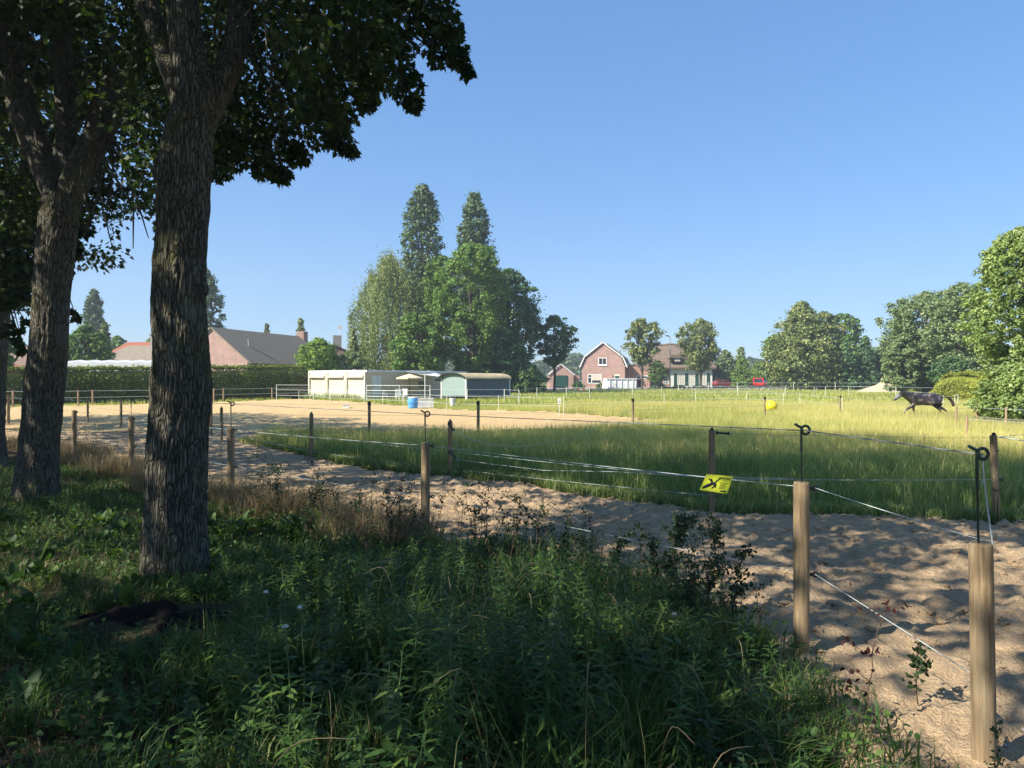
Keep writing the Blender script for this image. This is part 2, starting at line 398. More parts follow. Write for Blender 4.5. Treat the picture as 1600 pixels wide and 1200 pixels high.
near_edge = [P(*p) for p in [(1440, 1195), (1330, 1090), (1265, 1035), (1180, 975), (1000, 905), (860, 868), (664, 848), (500, 800), (361, 782), (250, 745), (160, 722), (100, 705), (40, 695), (-200, 680)]]
def inward(l, k): return [(a-.45*k, b-.6*k) for a, b in l]
NE = [(1.6, -6)]+[(1.1, 1.2)]+inward(near_edge, 1)+[(-40, 16.2)]
NE0 = [(2.6, -6)]+[(1.9, 1.5)]+near_edge+[(-40, 17)]
wedge_lo = [P(*p) for p in [(1600, 815), (1500, 812), (1400, 808), (1250, 803), (1113, 800), (1000, 785), (900, 772), (820, 755), (700, 745), (600, 735), (520, 722), (430, 702), (372, 690)]]
WL = [(40, 9.2), (12, 8.2)]+wedge_lo
AR = [(-6.5, 20.2), (-3.5, 20.6), (0, 21.6), (2.5, 23), (5.5, 26), (7.4, 29.2), (5, 32), (2, 37), (-3.5, 40), (-7.3, 46), (-12, 54), (-17.6, 61), (-23.6, 49.5), (-30, 43.5), (-60, 33)]
sand_poly = NE+[(-60, 18)]+AR[::-1]+WL[::-1]+[(40, 0), (40, -6)]
split = 20.0
track_poly = sand_poly
def churn(x, y):
    p = np.stack([x, y, x*0], -1)
    w_ = .25*fbm(p*.9+3, 2)[:, None]*np.array([1, .7, 0]); p = p+w_
    a = fbm(p*1.1, 2)*.014
    b = np.abs(vn(p*4.4))*.014+np.abs(vn(p*9.9+9))*.024+np.maximum(0, vn(p*15+5))*.022
    c = fbm(p*17., 2)*.013
    hoof = -.035*sst(vn(p*3.1+30), .45, .7)
    return np.maximum(a+b*1.15+c*1.4+hoof-.02, -.045)
def near_only(P_, y0, y1, x0, x1): return (x0, x1, y0, y1)
tag(sheet('sand_track', sand_poly, .03, MT['sand'], churn, .0, bounds=(-9, 9, 0.6, 11.4), jit=.10))
tag(sheet('sand_track', sand_poly, .12, MT['sand'], churn, .0, bounds=(-24.96, 3, 11.4, 22.2), jit=.14))
sheet('sand_arena', sand_poly, .3, MT['arena'], lambda x, y: churn(x, y)*1.2, .0, bounds=(-60, 9, 22.2, 64.2), jit=.5)
for n_, b_ in (('sand_track', (9, 30, 0.6, 11.4)), ('sand_track', (-36, -24.96, 11.4, 22.2)), ('sand_track', (1.5, 30, -4, 0.6))):
    sheet(n_, sand_poly, .3, MT['sand'], churn, .0, bounds=b_, jit=.1)
# verge under the trees
verge_poly = [(2.0, -6), (1.5, 1.4)]+inward(near_edge, .5)+[(-40, 16.8), (-40, -6)]
def vdisp(x, y):
    p = np.stack([x, y, x*0], -1)
    m = .12*np.exp(-(((x+2.25)/.5)**2+((y-4.72)/.35)**2))
    return fbm(p*1.2, 3)*.03+fbm(p*7, 2)*.012+m-.02
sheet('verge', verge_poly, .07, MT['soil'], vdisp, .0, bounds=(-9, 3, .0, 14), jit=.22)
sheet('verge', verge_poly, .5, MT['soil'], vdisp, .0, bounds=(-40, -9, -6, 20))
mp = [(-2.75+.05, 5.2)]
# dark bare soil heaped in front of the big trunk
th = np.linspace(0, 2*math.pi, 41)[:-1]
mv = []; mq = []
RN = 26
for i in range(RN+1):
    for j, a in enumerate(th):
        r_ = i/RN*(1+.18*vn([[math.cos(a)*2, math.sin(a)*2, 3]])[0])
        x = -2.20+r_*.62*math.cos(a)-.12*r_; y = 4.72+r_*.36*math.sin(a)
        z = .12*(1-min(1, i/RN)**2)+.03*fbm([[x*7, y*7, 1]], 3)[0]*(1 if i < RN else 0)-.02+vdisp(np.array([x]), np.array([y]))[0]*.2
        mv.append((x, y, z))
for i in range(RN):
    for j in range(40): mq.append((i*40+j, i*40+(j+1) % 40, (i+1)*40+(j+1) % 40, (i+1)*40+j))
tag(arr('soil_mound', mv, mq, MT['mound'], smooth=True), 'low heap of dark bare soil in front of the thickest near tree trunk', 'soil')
# far asphalt road and yard
road = [(-14, 78), (-6, 88), (14, 104), (26, 112), (70, 118), (140, 122), (140, 126), (60, 123), (20, 120), (2, 112), (-10, 95), (-22, 84)]
sheet('road', road, 1.0, MT['road'], lambda x, y: x*0, .03)
# thin front bed strip before the houses
sheet('yard', [(8, 114.5), (26, 117), (26, 136), (-2, 136), (2, 114)], 1.0, M_sand('gravel', (.42, .36, .3), (.52, .47, .4), (.45, .42, .33)), lambda x, y: x*0, .015)

# ---------------------------------------------------------------- grass blades
def blades(x, y, h, w, lean, mat, name, zoff=-.03, seg=2, seed=0):
    n = len(x); r = np.random.default_rng(seed); a = r.uniform(0, 2*math.pi, n); b = r.uniform(0, 2*math.pi, n)
    z = H(x, y)+zoff
    side = np.stack([np.cos(a), np.sin(a), 0*a], -1)*(w/2)[:, None]
    L = np.stack([np.cos(b), np.sin(b), 0*b], -1)*(lean*h)[:, None]
    p0 = np.stack([x, y, z], -1); up = np.array([0, 0, 1.])
    hh = h[:, None]
    if seg == 1:
        V = np.stack([p0-side, p0+side, p0+L+up*hh], 1); Q = np.arange(n*3).reshape(n, 3)
    else:
        m = p0+L*.28+up*hh*.58; t = p0+L+up*hh*(1-.35*lean[:, None])
        V = np.stack([p0-side, p0+side, m-side*.8, m+side*.8, t], 1)
        k = np.arange(n)[:, None]*5
        Q = np.stack([k+[0, 1, 3], k+[0, 3, 2], k+[2, 3, 4]], 1).reshape(-1, 3)
    return tag(arr(name, V.reshape(-1, 3), Q, mat), kind='stuff')
def samp(n, x0, x1, y0, y1): return rng.uniform(x0, x1, n), rng.uniform(y0, y1, n)
def fr(n, y0, y1, pw=1.0, half=.80, marg=2.0):     # sample the view wedge
    y = np.sqrt(rng.uniform(y0**2, y1**2, n)) if pw == 1 else rng.uniform(y0, y1, n)
    return rng.uniform(-1, 1, n)*(half*y+marg), y
MT['g_green'] = M_leaf('meadow_green', (.14, .22, .075), (.25, .33, .12), (.46, .42, .22), .42, nscale=.25, p3=.93)
MT['g_yel'] = M_leaf('meadow_yellow', (.46, .46, .13), (.65, .61, .22), (.80, .68, .38), .42, nscale=.12, p3=.7)
MT['g_far'] = M_leaf('meadow_far', (.30, .39, .07), (.46, .50, .13), (.66, .59, .26), .42, nscale=.06, p3=.8)
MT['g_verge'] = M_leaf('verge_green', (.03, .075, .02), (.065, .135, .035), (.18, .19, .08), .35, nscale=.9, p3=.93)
MT['g_dry'] = M_leaf('dry_grass', (.17, .13, .08), (.30, .24, .15), None, .2, nscale=1.2)
def meadow_mask(x, y):
    q = np.stack([x, y, x*0], -1)
    k = ~inpoly(x+.18*fbm(q*1.1, 2), y+.18*fbm(q*1.1+9, 2), sand_poly) & ~inpoly(x, y, road)
    return k
def is_verge(x, y): return inpoly(x, y, [(2.9, -6), (2.9, 3.0)]+NE0[1:]+[(-60, 17.5), (-60, -6)])
# near tall meadow (behind the track)
x, y = fr(190000, 7.6, 20); k = meadow_mask(x, y) & ~is_verge(x, y) & (y > 7.0) ; x, y = x[k], y[k]
q = np.stack([x, y, x*0], -1); hh = .36+.11*fbm(q*.8, 3)+rng.normal(0, .09, len(x)); e = inpoly(x+.5, y-.5, sand_poly) | inpoly(x, y-.6, sand_poly)
hh = np.where(e, hh*.5, hh).clip(.08, .75)
yel = rng.uniform(0, 1, len(x)) < sst(y+.35*x, 12.5, 18)
blades(x[~yel], y[~yel], hh[~yel], rng.uniform(.005, .011, (~yel).sum()), rng.uniform(.1, .6, (~yel).sum()), MT['g_green'], 'tall_grass', seed=1)
blades(x[yel], y[yel], hh[yel], rng.uniform(.005, .011, yel.sum()), rng.uniform(.05, .5, yel.sum()), MT['g_yel'], 'ripe_grass', seed=2)
# middle meadow
x, y = fr(430000, 20, 48); k = meadow_mask(x, y); x, y = x[k], y[k]
q = np.stack([x, y, x*0], -1); hh = (.38+.08*fbm(q*.4, 3)+rng.normal(0, .07, len(x)))
short = sst(-x+.35*(y-20), 4, 9)*sst(y, 22, 27)   # grazed strip left of the arena edge
hh = (hh*(1-.55*short)).clip(.06, .7)
g = rng.uniform(0, 1, len(x)) < np.clip(.15+.6*sst(-x+.1*y, -3, 6)+.5*sst(fbm(q*.12, 2), .1, .6), 0, 1)
blades(x[~g], y[~g], hh[~g], rng.uniform(.007, .016, (~g).sum()), rng.uniform(.05, .5, (~g).sum()), MT['g_yel'], 'ripe_grass', seg=1, seed=3)
blades(x[g], y[g], hh[g]*.85, rng.uniform(.008, .018, g.sum()), rng.uniform(.05, .5, g.sum()), MT['g_far'], 'meadow_grass', seg=1, seed=4)
x, y = fr(170000, 48, 122); k = meadow_mask(x, y) & ~((x < -3.0) & (y > 50) & (x > -40)) & ~inpoly(x, y, [(8, 114), (26, 117), (26, 136), (-2, 136), (2, 114)]); x, y = x[k], y[k]
q = np.stack([x, y, x*0], -1); hh = np.where(y > 62, .16, .3)+.05*rng.normal(0, 1, len(x))
blades(x, y, hh.clip(.05, .5), rng.uniform(.04, .09, len(x)), rng.uniform(.05, .6, len(x)), MT['g_far'], 'meadow_grass', seg=1, seed=5)
x, y = samp(9000, -22, -3, 50, 60); k = meadow_mask(x, y) ; x, y = x[k], y[k]
blades(x, y, rng.uniform(.1, .3, len(x)), rng.uniform(.03, .06, len(x)), rng.uniform(.05, .6, len(x)), MT['g_far'], 'meadow_grass', seg=1, seed=55)

# verge grass
def clear(x, y, r=.0):
    k = (((x+2.25)/.6)**2+((y-4.72)/.34)**2 > 1) & (np.hypot(x+2.72, y-5.85) > .27) & (np.hypot(x+6.25, y-9.65) > .27) & (np.hypot(x, y) > .75)
    return k
VX = [(2.3, -2), (2.0, 1.5)]+near_edge+[(-40, 17), (-40, -2)]
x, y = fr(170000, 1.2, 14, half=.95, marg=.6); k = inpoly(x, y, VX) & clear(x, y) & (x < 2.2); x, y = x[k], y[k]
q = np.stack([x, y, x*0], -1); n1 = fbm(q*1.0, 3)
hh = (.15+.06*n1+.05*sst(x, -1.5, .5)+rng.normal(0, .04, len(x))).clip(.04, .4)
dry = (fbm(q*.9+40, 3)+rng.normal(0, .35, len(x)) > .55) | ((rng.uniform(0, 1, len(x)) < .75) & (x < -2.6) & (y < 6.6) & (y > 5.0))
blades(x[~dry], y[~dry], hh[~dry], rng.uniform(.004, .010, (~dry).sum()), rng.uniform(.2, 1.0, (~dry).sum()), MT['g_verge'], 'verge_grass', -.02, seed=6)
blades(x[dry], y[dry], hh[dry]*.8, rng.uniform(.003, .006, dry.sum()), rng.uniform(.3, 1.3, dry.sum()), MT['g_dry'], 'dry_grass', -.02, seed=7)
# long dry tufts along the fence
tx = []; ty = []
for a, b in zip(near_edge[6:12], near_edge[7:13]):
    for _ in range(14):
        t = random.random(); cx = a[0]*(1-t)+b[0]*t; cy = a[1]*(1-t)+b[1]*t-random.uniform(-.1, .9)
        m = 260; tx.append(cx+rng.normal(0, .12, m)); ty.append(cy+rng.normal(0, .12, m))
x = np.concatenate(tx); y = np.concatenate(ty)
blades(x, y, rng.uniform(.15, .55, len(x)), rng.uniform(.003, .006, len(x)), rng.uniform(.2, 1.1, len(x)), MT['g_dry'], 'dry_grass', -.02, seed=8)
# green fringe along the far side of the track
tx = []; ty = []
for a, b in zip(wedge_lo[:-1], wedge_lo[1:]):
    L_ = math.hypot(a[0]-b[0], a[1]-b[1]); m = int(900*L_)
    t = rng.uniform(0, 1, m); s = np.abs(rng.normal(0, .22, m))
    tx.append(a[0]*(1-t)+b[0]*t+s*.3+.08*fbm(np.stack([t*9, t*0, t*0], -1), 2)); ty.append(a[1]*(1-t)+b[1]*t+s*.9+.02)
x = np.concatenate(tx); y = np.concatenate(ty)
blades(x, y, rng.uniform(.05, .22, len(x)), rng.uniform(.006, .014, len(x)), rng.uniform(.2, 1.2, len(x)), MT['g_green'], 'tall_grass', -.02, seed=9)

# ---------------------------------------------------------------- leaf shapes
def poly_leaf(half, fold=.12):
    """half outline (x along, y>0 side) mirrored; returns fan around a centre vein"""
    up = [(x, y) for x, y in half]; dn = [(x, -y) for x, y in half[::-1] if y > 1e-6]
    ring = up+dn; V = [(.35, 0, 0)]+[(x, y, fold*abs(y)) for x, y in ring]
    n = len(ring); Fq = [(0, 1+i, 1+(i+1) % n) for i in range(n)]
    return np.array(V, float), np.array(Fq)
MAPLE = poly_leaf([(0, 0), (-.08, .30), (.10, .26), (.22, .52), (.40, .24), (.58, .30), (.66, .13), (1.0, 0)], .22)
LANCE = (np.array([(0, 0, 0), (.3, .10, .02), (.3, -.10, .02), (.65, .085, -.07), (.65, -.085, -.07), (1, 0, -.24), (.3, 0, 0), (.65, 0, -.09)], float),
         np.array([(0, 6, 1), (0, 2, 6), (1, 6, 7), (1, 7, 3), (6, 2, 4), (6, 4, 7), (3, 7, 5), (7, 4, 5)]))
OVAL = poly_leaf([(0, 0), (.2, .22), (.5, .30), (.8, .20), (1.0, 0)], .25)
RHOMB = (np.array([(-.5, 0, 0), (0, -.36, .08), (.5, 0, 0), (0, .36, .08)], float), np.array([(0, 1, 2, 3)]))
TRI = (np.array([(-.5, -.2, 0), (.1, -.45, .1), (.55, .1, 0), (-.05, .45, .12)], float), np.array([(0, 1, 2, 3)]))

# ---------------------------------------------------------------- near trees
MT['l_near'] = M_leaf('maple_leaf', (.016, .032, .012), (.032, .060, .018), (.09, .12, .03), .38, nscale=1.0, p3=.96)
def bark_tube(pts, rad, nu, nv, amp, seed=0, flare=None, bumps=()):
    pts = np.asarray(pts, float); path = spline(pts, nv); rr = np.interp(np.linspace(0, len(pts)-1, nv), np.arange(len(pts)), rad)
    V, Q = tube_arr(path, rr, nu)
    ax = np.repeat(path, nu, 0); d = unit(V-ax); th = np.tile(np.arange(nu)*2*math.pi/nu, nv)
    rrr = np.repeat(rr, nu); z = V[:, 2]
    kf = 30 if amp > .0055 else 22
    q = np.stack([np.cos(th)*rrr*kf, np.sin(th)*rrr*kf, z*4.2+seed], -1)
    q2 = np.stack([np.cos(th)*2.0, np.sin(th)*2.0, z*1.5+seed], -1)
    ridge = 1-2*np.abs(vn(q+.8*fbm(q*.5, 2)[:, None]*np.array([1, 1, .3])))
    dr = amp*(ridge*.8+.5*fbm(q*2.1, 2))+.07*rrr*fbm(q2, 3)
    if flare is not None: dr = dr+flare*np.exp(-np.maximum(z, 0)/.28)*(1+.5*np.cos(3*th+seed))
    for (bz, ba, bs, bh) in bumps:
        da = np.arctan2(np.sin(th-ba), np.cos(th-ba)); dr = dr+bh*np.exp(-(((z-bz)/bs)**2+(da*rrr/bs)**2))
    return V+d*dr[:, None], Q
class Tree:
    def __init__(s, label, base, group=None, cat_='tree', nm='maple_tree'):
        s.root = thing(nm, label, cat_, (base[0], base[1], Hs(*base)), 0, group); s.w = []; s.L = []; s.keep = None
    def limb(s, pts, rad, n=14, nv=None, amp=.006, **k):
        s.w.append(bark_tube(pts, rad, n, nv or max(8, len(pts)*8), amp, **k))
    def twig(s, a, b, r0, r1=.004, sag=.0, n=6):
        a = np.array(a, float); b = np.array(b, float); m = (a+b)/2+np.array([random.uniform(-.1, .1), random.uniform(-.1, .1), sag])*np.linalg.norm(b-a)
        V, Q = tube_arr(spline([a, m, b], 8), np.linspace(r0, r1, 8), n); s.w.append((V, Q))
    def leaves(s, c, r, n, size, proto=MAPLE, sq=1.0):
        """a clump of drooping leaves in a ball round c"""
        d = rdir(n)*(rng.uniform(0, 1, (n, 1))**.42)*r; d[:, 2] *= sq
        pos = np.array(c)+d
        nr = unit(rdir(n)*.75+np.array([0, 0, .8])); xd = unit(np.cross(nr, rdir(n))+np.array([0, 0, -.55])+unit(d)*.4)
        if s.keep is not None:
            k = s.keep(pos); pos = pos[k]; nr = nr[k]; xd = xd[k]; n = len(pos)
            if n == 0: return
        s.L.append(scatter(proto[0], proto[1], pos, frames(xd, nr), rng.uniform(.65, 1.15, n)*size))
    def done(s, bark, leafm):
        V, Q = cat(s.w); arr('trunk', V, Q, bark, s.root, smooth=True)
        V, Q = cat(s.L); arr('crown', V, Q, leafm, s.root)

def w3(px, py, Y): return at(px, py, Y)
# --- tree one, the thickest
b1 = P(275, 905); Y1 = b1[1]
prof = [(930, 274, 108), (905, 274, 104), (880, 273, 101), (850, 272, 99), (800, 273, 95), (740, 276, 93), (690, 279, 93), (640, 284, 91), (600, 286, 91), (560, 285, 87), (500, 281, 83), (450, 281, 82), (400, 282, 80), (350, 285, 79), (300, 288, 82), (250, 290, 80), (200, 298, 71), (165, 306, 66), (130, 310, 50)]
t1 = Tree('thickest tree in the foreground, deeply furrowed mossy trunk forking overhead', b1)
pts = [w3(c, py, Y1) for py, c, w in prof]; rad = [w/2*.93*Y1/F for py, c, w in prof]
t1.limb(pts, rad, n=250, nv=640, amp=.0095, seed=3, flare=.02, bumps=((4.05-.7, math.pi, .06, .03), (3.05, 2.2, .12, .03), (2.33, 3.2, .05, .03), (1.55, .5, .2, .02), (2.0, 2.7, .10, .02), (3.3, -1, .1, .03)))
def pl(l, Y0, dY): return [w3(px, py, Y0+dY*i) for i, (px, py) in enumerate(l)]
t1.limb(pl([(300, 225), (306, 168), (301, 125), (292, 70), (284, 0), (278, -90), (262, -240), (250, -420), (240, -700)], Y1, .03), [.10, .15, .145, .13, .125, .115, .10, .08, .04], n=60, nv=150, amp=.006, seed=9)
t1.limb(pl([(300, 240), (292, 185), (279, 138), (260, 88), (240, 35), (222, -15), (190, -110), (120, -260), (40, -430)], Y1, .08), [.09, .1, .097, .09, .085, .085, .075, .06, .03], n=44, nv=120, amp=.005, seed=14)
t1.limb(pl([(303, 235), (318, 190), (338, 146), (357, 105), (371, 60), (374, 0), (378, -70), (400, -220), (450, -420)], Y1, .09), [.10, .11, .112, .105, .095, .09, .085, .07, .04], n=50, nv=130, amp=.005, seed=21)
t1.keep = lambda p: ~((np.hypot(p[:, 0]+2.62, (p[:, 1]-5.3)*.8) < .95) & (p[:, 1] < 6.15) & (p[:, 2] < 6.6)) & ~((p[:, 0]/p[:, 1] > -.50-.09) & (p[:, 0]/p[:, 1] < -.36) & (p[:, 1] < 6.1) & (p[:, 2] < 4.9))
# branch collar ring on the upper left of the trunk
ring = [w3(256+15*math.cos(a), 268+17*math.sin(a), Y1-.20+.02*math.cos(a)) for a in np.linspace(-.4, 2*math.pi-.9, 22)]
t1.w.append(tube_arr(ring, np.linspace(.022, .014, 22), 10))
# limbs carrying the foliage
F1 = w3(374, 0, Y1+.3); F2 = w3(340, -300, Y1+.4)
low = [(365, 40, 6.0, 62), (372, 165, 6.6, 60), (402, 225, 6.9, 42), (352, 235, 6.6, 34), (440, 272, 7.0, 14), (420, 110, 5.6, 66), (442, 195, 7.2, 50), (484, 150, 6.4, 56), (504, 190, 7.6, 42), (480, 60, 6.2, 78), (542, 90, 7.0, 56), (528, 212, 7.3, 26), (526, 160, 6.8, 40), (562, 35, 6.0, 72), (604, 80, 6.8, 44), (632, 128, 7.2, 30), (646, 163, 7.0, 13), (620, 25, 6.5, 60), (668, 10, 6.3, 42), (688, 72, 6.9, 30), (716, 88, 7.0, 18), (730, 112, 7.1, 9), (580, 125, 6.5, 32), (455, 20, 5.2, 80), (575, 160, 7.2, 14), (340, 262, 7.8, 22), (415, 262, 7.2, 22), (548, 236, 7.3, 10), (700, 40, 6.5, 26), (600, -20, 6.4, 80), (520, -20, 5.4, 80), (660, -50, 6.6, 60), (385, -20, 7.4, 70), (465, 240, 7.1, 20), (358, 205, 8.4, 50), (430, 150, 8.8, 60), (500, 110, 8.6, 60), (560, 90, 8.9, 45), (400, 80, 8.2, 70)]
for px, py, Y, rp in low:
    c = w3(px, py, Y); r = rp*Y/F
    t1.leaves(c, r*1.06, int(40+1050*r), .074)
    src = F1 if py > 90 else F2
    t1.twig(src+np.array([0, 0, random.uniform(0, .8)]), c, .022, .005, .10)
    for _ in range(3): t1.twig(c+rdir(1)[0]*r*.1, c+rdir(1)[0]*r*.95, .006, .002, 0, 4)
def big_crown(t, c, rad_, n, size, nl=10, proto=MAPLE, zmin=None, srcs=None):
    c = np.array(c); k = 0
    for _ in range(n):
        d = rdir(1)[0]*random.uniform(.55, 1.0); p = c+d*np.array(rad_)
        if zmin and p[2] < zmin(p): continue
        t.leaves(p, random.uniform(.35, .65), nl, size, proto, .6)
def lim1(p):       # keep the open sky of the picture open: the crown's lower face
    return max(3.9, 1.6+.50*np.hypot(p[0], p[1])+.9*max(0, p[0]+.7)*(1 if p[1] > 0 else 0)+.25)
big_crown(t1, (-3.0, 5.9, 8.2), (3.8, 3.4, 4.6), 400, .15, 34, MAPLE, lim1)
big_crown(t1, (-3.0, 5.6, 8.0), (2.6, 2.6, 3.0), 130, .15, 30, MAPLE, lim1)
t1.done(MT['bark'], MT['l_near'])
# --- tree two
b2 = P(57, 783); Y2 = b2[1]
t2 = Tree('brown trunked tree left of the thickest one, forking low into two limbs', b2)
prof = [(800, 57, 78), (783, 56, 72), (740, 59, 66), (700, 62, 62), (640, 67, 62), (580, 72, 66), (520, 77, 64), (470, 80, 60), (420, 84, 60), (380, 88, 62), (340, 93, 64), (305, 97, 52)]
t2.limb([w3(c, py, Y2) for py, c, w in prof], [w/2*.84*Y2/F for py, c, w in prof], n=110, nv=300, amp=.010, seed=31, flare=.04, bumps=((1.6, .0, .12, .04), (2.9, 0, .1, .05)))
t2.limb(pl([(98, 345), (84, 290), (62, 240), (38, 180), (20, 110), (0, 20), (-30, -120), (-50, -300)], Y2, .1), [.12, .18, .175, .17, .15, .13, .1, .05], n=44, nv=100, amp=.008, seed=36)
t2.limb(pl([(98, 345), (116, 290), (136, 245), (160, 200), (184, 160), (215, 100), (240, 20), (260, -150)], Y2, .1), [.12, .18, .17, .165, .14, .12, .1, .05], n=44, nv=100, amp=.008, seed=41)
t2.limb(pl([(97, 340), (100, 270), (104, 200), (100, 120), (96, 20), (90, -150)], Y2+.1, .1), [.1, .14, .13, .12, .1, .06], n=30, nv=70, amp=.008, seed=45)
low = [(215, 335, 9.4, 34), (190, 300, 9.0, 50), (165, 345, 9.8, 30), (232, 262, 8.8, 44), (200, 225, 9.6, 60), (232, 372, 9.6, 16), (150, 300, 10.2, 44), (130, 372, 9.6, 20), (135, 260, 10.6, 50), (60, 240, 9.0, 60), (20, 260, 9.8, 60), (110, 200, 9.2, 60), (170, 160, 8.6, 66), (230, 150, 9.0, 56), (60, 150, 9.4, 70), (10, 170, 8.6, 60), (120, 90, 9, 76), (200, 80, 9.5, 70), (40, 60, 9, 76), (240, 30, 9.0, 60), (160, 20, 8.6, 80), (80, 10, 9.2, 80), (0, 20, 8.8, 70), (240, 220, 9.9, 40), (175, 385, 9.6, 12), (60, 330, 11.0, 44), (30, 320, 10.2, 50), (136, 330, 8.9, 26), (225, 300, 10.3, 36), (190, 190, 10.8, 60), (100, 290, 11.2, 60), (250, 100, 10.5, 60), (320, 110, 10.2, 60), (320, 20, 10.4, 70), (208, 388, 9.6, 10), (348, 60, 10.6, 50), (345, 160, 10.8, 40), (345, 230, 10.8, 36)]
t2.keep = lambda p: ~((np.hypot(p[:, 0]+5.9, (p[:, 1]-9.0)*.8) < 1.25) & (p[:, 1] < 9.9) & (p[:, 2] < 6.2))
G2 = w3(150, 215, Y2+.3); G3 = w3(40, 185, Y2+.3)
for px, py, Y, rp in low:
    c = w3(px, py, Y); r = rp*Y/F
    t2.leaves(c, r, int(34+700*r), .088)
    t2.twig((G2 if px > 100 else G3)+np.array([0, 0, random.uniform(0, .8)]), c, .03, .006, .08)
big_crown(t2, (-6.6, 9.8, 9.6), (3.9, 3.9, 5.2), 620, .19, 24, MAPLE, lambda p: 1.6+.33*np.hypot(p[0], p[1])+max(0, p[0]+3.4)*.9)
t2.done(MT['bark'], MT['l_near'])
# --- tree three, at the picture's left edge
b3 = P(-28, 735); Y3 = b3[1]
t3 = Tree('leaning dark trunk at the left edge behind the second tree of the row', b3)
t3.limb([w3(px, py, Y3) for px, py in [(-28, 745), (-24, 680), (-20, 600), (-16, 520), (-6, 440), (6, 390), (26, 330), (48, 270), (60, 200)]], [.36, .30, .28, .27, .27, .27, .22, .18, .15], n=60, nv=150, amp=.012, seed=51, flare=.05)
t3.limb([w3(px, py, Y3) for px, py in [(-4, 450), (-14, 380), (-20, 300), (-30, 150), (-40, -50)]], [.24, .20, .18, .14, .08], n=30, nv=60, amp=.01, seed=55)
low = [(20, 430, 12.6, 36), (0, 395, 12, 50), (40, 395, 12.6, 40), (10, 340, 12.4, 60), (44, 350, 13.2, 40), (100, 385, 13.4, 26), (112, 360, 13, 24), (118, 344, 13.2, 20), (30, 455, 12.4, 16), (48, 425, 12.6, 22), (8, 470, 12.2, 14), (118, 392, 13, 12), (130, 355, 13, 16), (36, 468, 12.4, 8), (-30, 430, 12, 60), (-30, 300, 12, 70), (46, 300, 13.0, 50), (14, 508, 12.4, 6), (30, 515, 12.4, 5), (24, 532, 12.4, 6), (36, 546, 12.4, 7), (10, 520, 12.3, 7), (112, 488, 13, 4), (120, 497, 13, 4), (40, 503, 12.4, 3), (110, 425, 13, 5)]
for px, py, Y, rp in low:
    c = w3(px, py, Y); r = rp*Y/F
    t3.leaves(c, r, int(5+380*r) if r < .12 else int(30+400*r), .13)
    t3.twig(w3(0, 330, Y3+.1) if px > 60 or py < 400 else w3(-6, 430, Y3), c, .03, .005, .05)
big_crown(t3, (-11, 13.5, 9.4), (4.4, 4.4, 5.4), 800, .24, 16, MAPLE, lambda p: 1.6+.27*np.hypot(p[0], p[1])+max(0, p[0]+7.5)*.8)
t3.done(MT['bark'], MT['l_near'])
# --- unseen trees outside the frame, the same row and added ones across the lane, whose shade falls across the track
def shade_tree(x, y, lab, Ht=10.5, rr=4.0, n=2600, seed=0, lf=None):
    t = Tree(lab, (x, y), 'trees of the row beyond the picture edge')
    t.limb([(x, y, -.1), (x+.05, y, 1.5), (x-.05, y+.05, 3.0), (x, y, 4.5), (x+.1, y-.1, 6.5), (x, y, 9)], [.3, .25, .23, .2, .14, .05], n=24, nv=40, amp=.01, seed=seed)
    for _ in range(9):
        a = random.uniform(0, 6.28); z = random.uniform(3.6, 6)
        t.limb([(x, y, z), (x+1.2*math.cos(a), y+1.2*math.sin(a), z+1.0), (x+2.8*math.cos(a), y+2.8*math.sin(a), z+2.2)], [.1, .07, .03], n=8, nv=10, amp=.004)
    n_ = 0
    while n_ < n//14:
        d = rdir(1)[0]*random.uniform(.45, 1.0); p = np.array([x, y, 6.9])+d*np.array([rr, rr, Ht-6.9])
        if p[2] < 3.4 or (y < 8 and p[1] > .6 and abs(p[0]) < p[1]*.9+1 and p[2] < 1.6+.62*math.hypot(p[0], p[1])+.4): n_ += 1; continue
        
        if lf: t.leaves(p, .55, lf[1], lf[0], lf[2], .7)
        else: t.leaves(p, .55, 22, .24, OVAL, .7)
        n_ += 1
    t.done(MT['bark'], MT['l_near'])
shade_tree(4.6, -1.9, 'maple tree of the row just right of the viewpoint')
shade_tree(-7.8, 1.0, 'added unseen maple tree across the lane left of the viewpoint, for shade', 11.5, 4.1, 3300, seed=11)  # across-lane trees are added, unseen, to block skylight from the foreground
shade_tree(-12.0, 6.6, 'second added unseen maple tree across the lane left of the viewpoint, for shade', 11.5, 4.1, 2400, seed=12)
shade_tree(-2.6, -3.4, 'added unseen maple tree across the lane just behind the viewpoint, for shade', 11.5, 4.2, 2700, seed=13)
shade_tree(2.2, -8.2, 'farther added unseen maple tree across the lane behind the viewpoint, for shade', 11.5, 4.2, 3600, seed=14)
shade_tree(-17.0, 11.4, 'third added unseen maple tree across the lane beyond the left edge, for shade', 11.5, 4.2, 3000, seed=15)
shade_tree(8.3, -5.8, 'maple tree of the row farther behind the viewpoint', seed=3)
shade_tree(-14.6, 18.2, 'fourth maple tree of the row hidden beyond the left edge', 10.8, 4.6, 5200, seed=4, lf=(.15, 46, MAPLE))
shade_tree(-18.6, 22.4, 'fifth maple tree of the row hidden beyond the left edge', 10.8, 4.6, 5200, seed=5, lf=(.15, 46, MAPLE))
shade_tree(-22.6, 26.6, 'sixth maple tree of the row hidden beyond the left edge', 10.8, 4.6, 5200, seed=6, lf=(.15, 46, MAPLE))
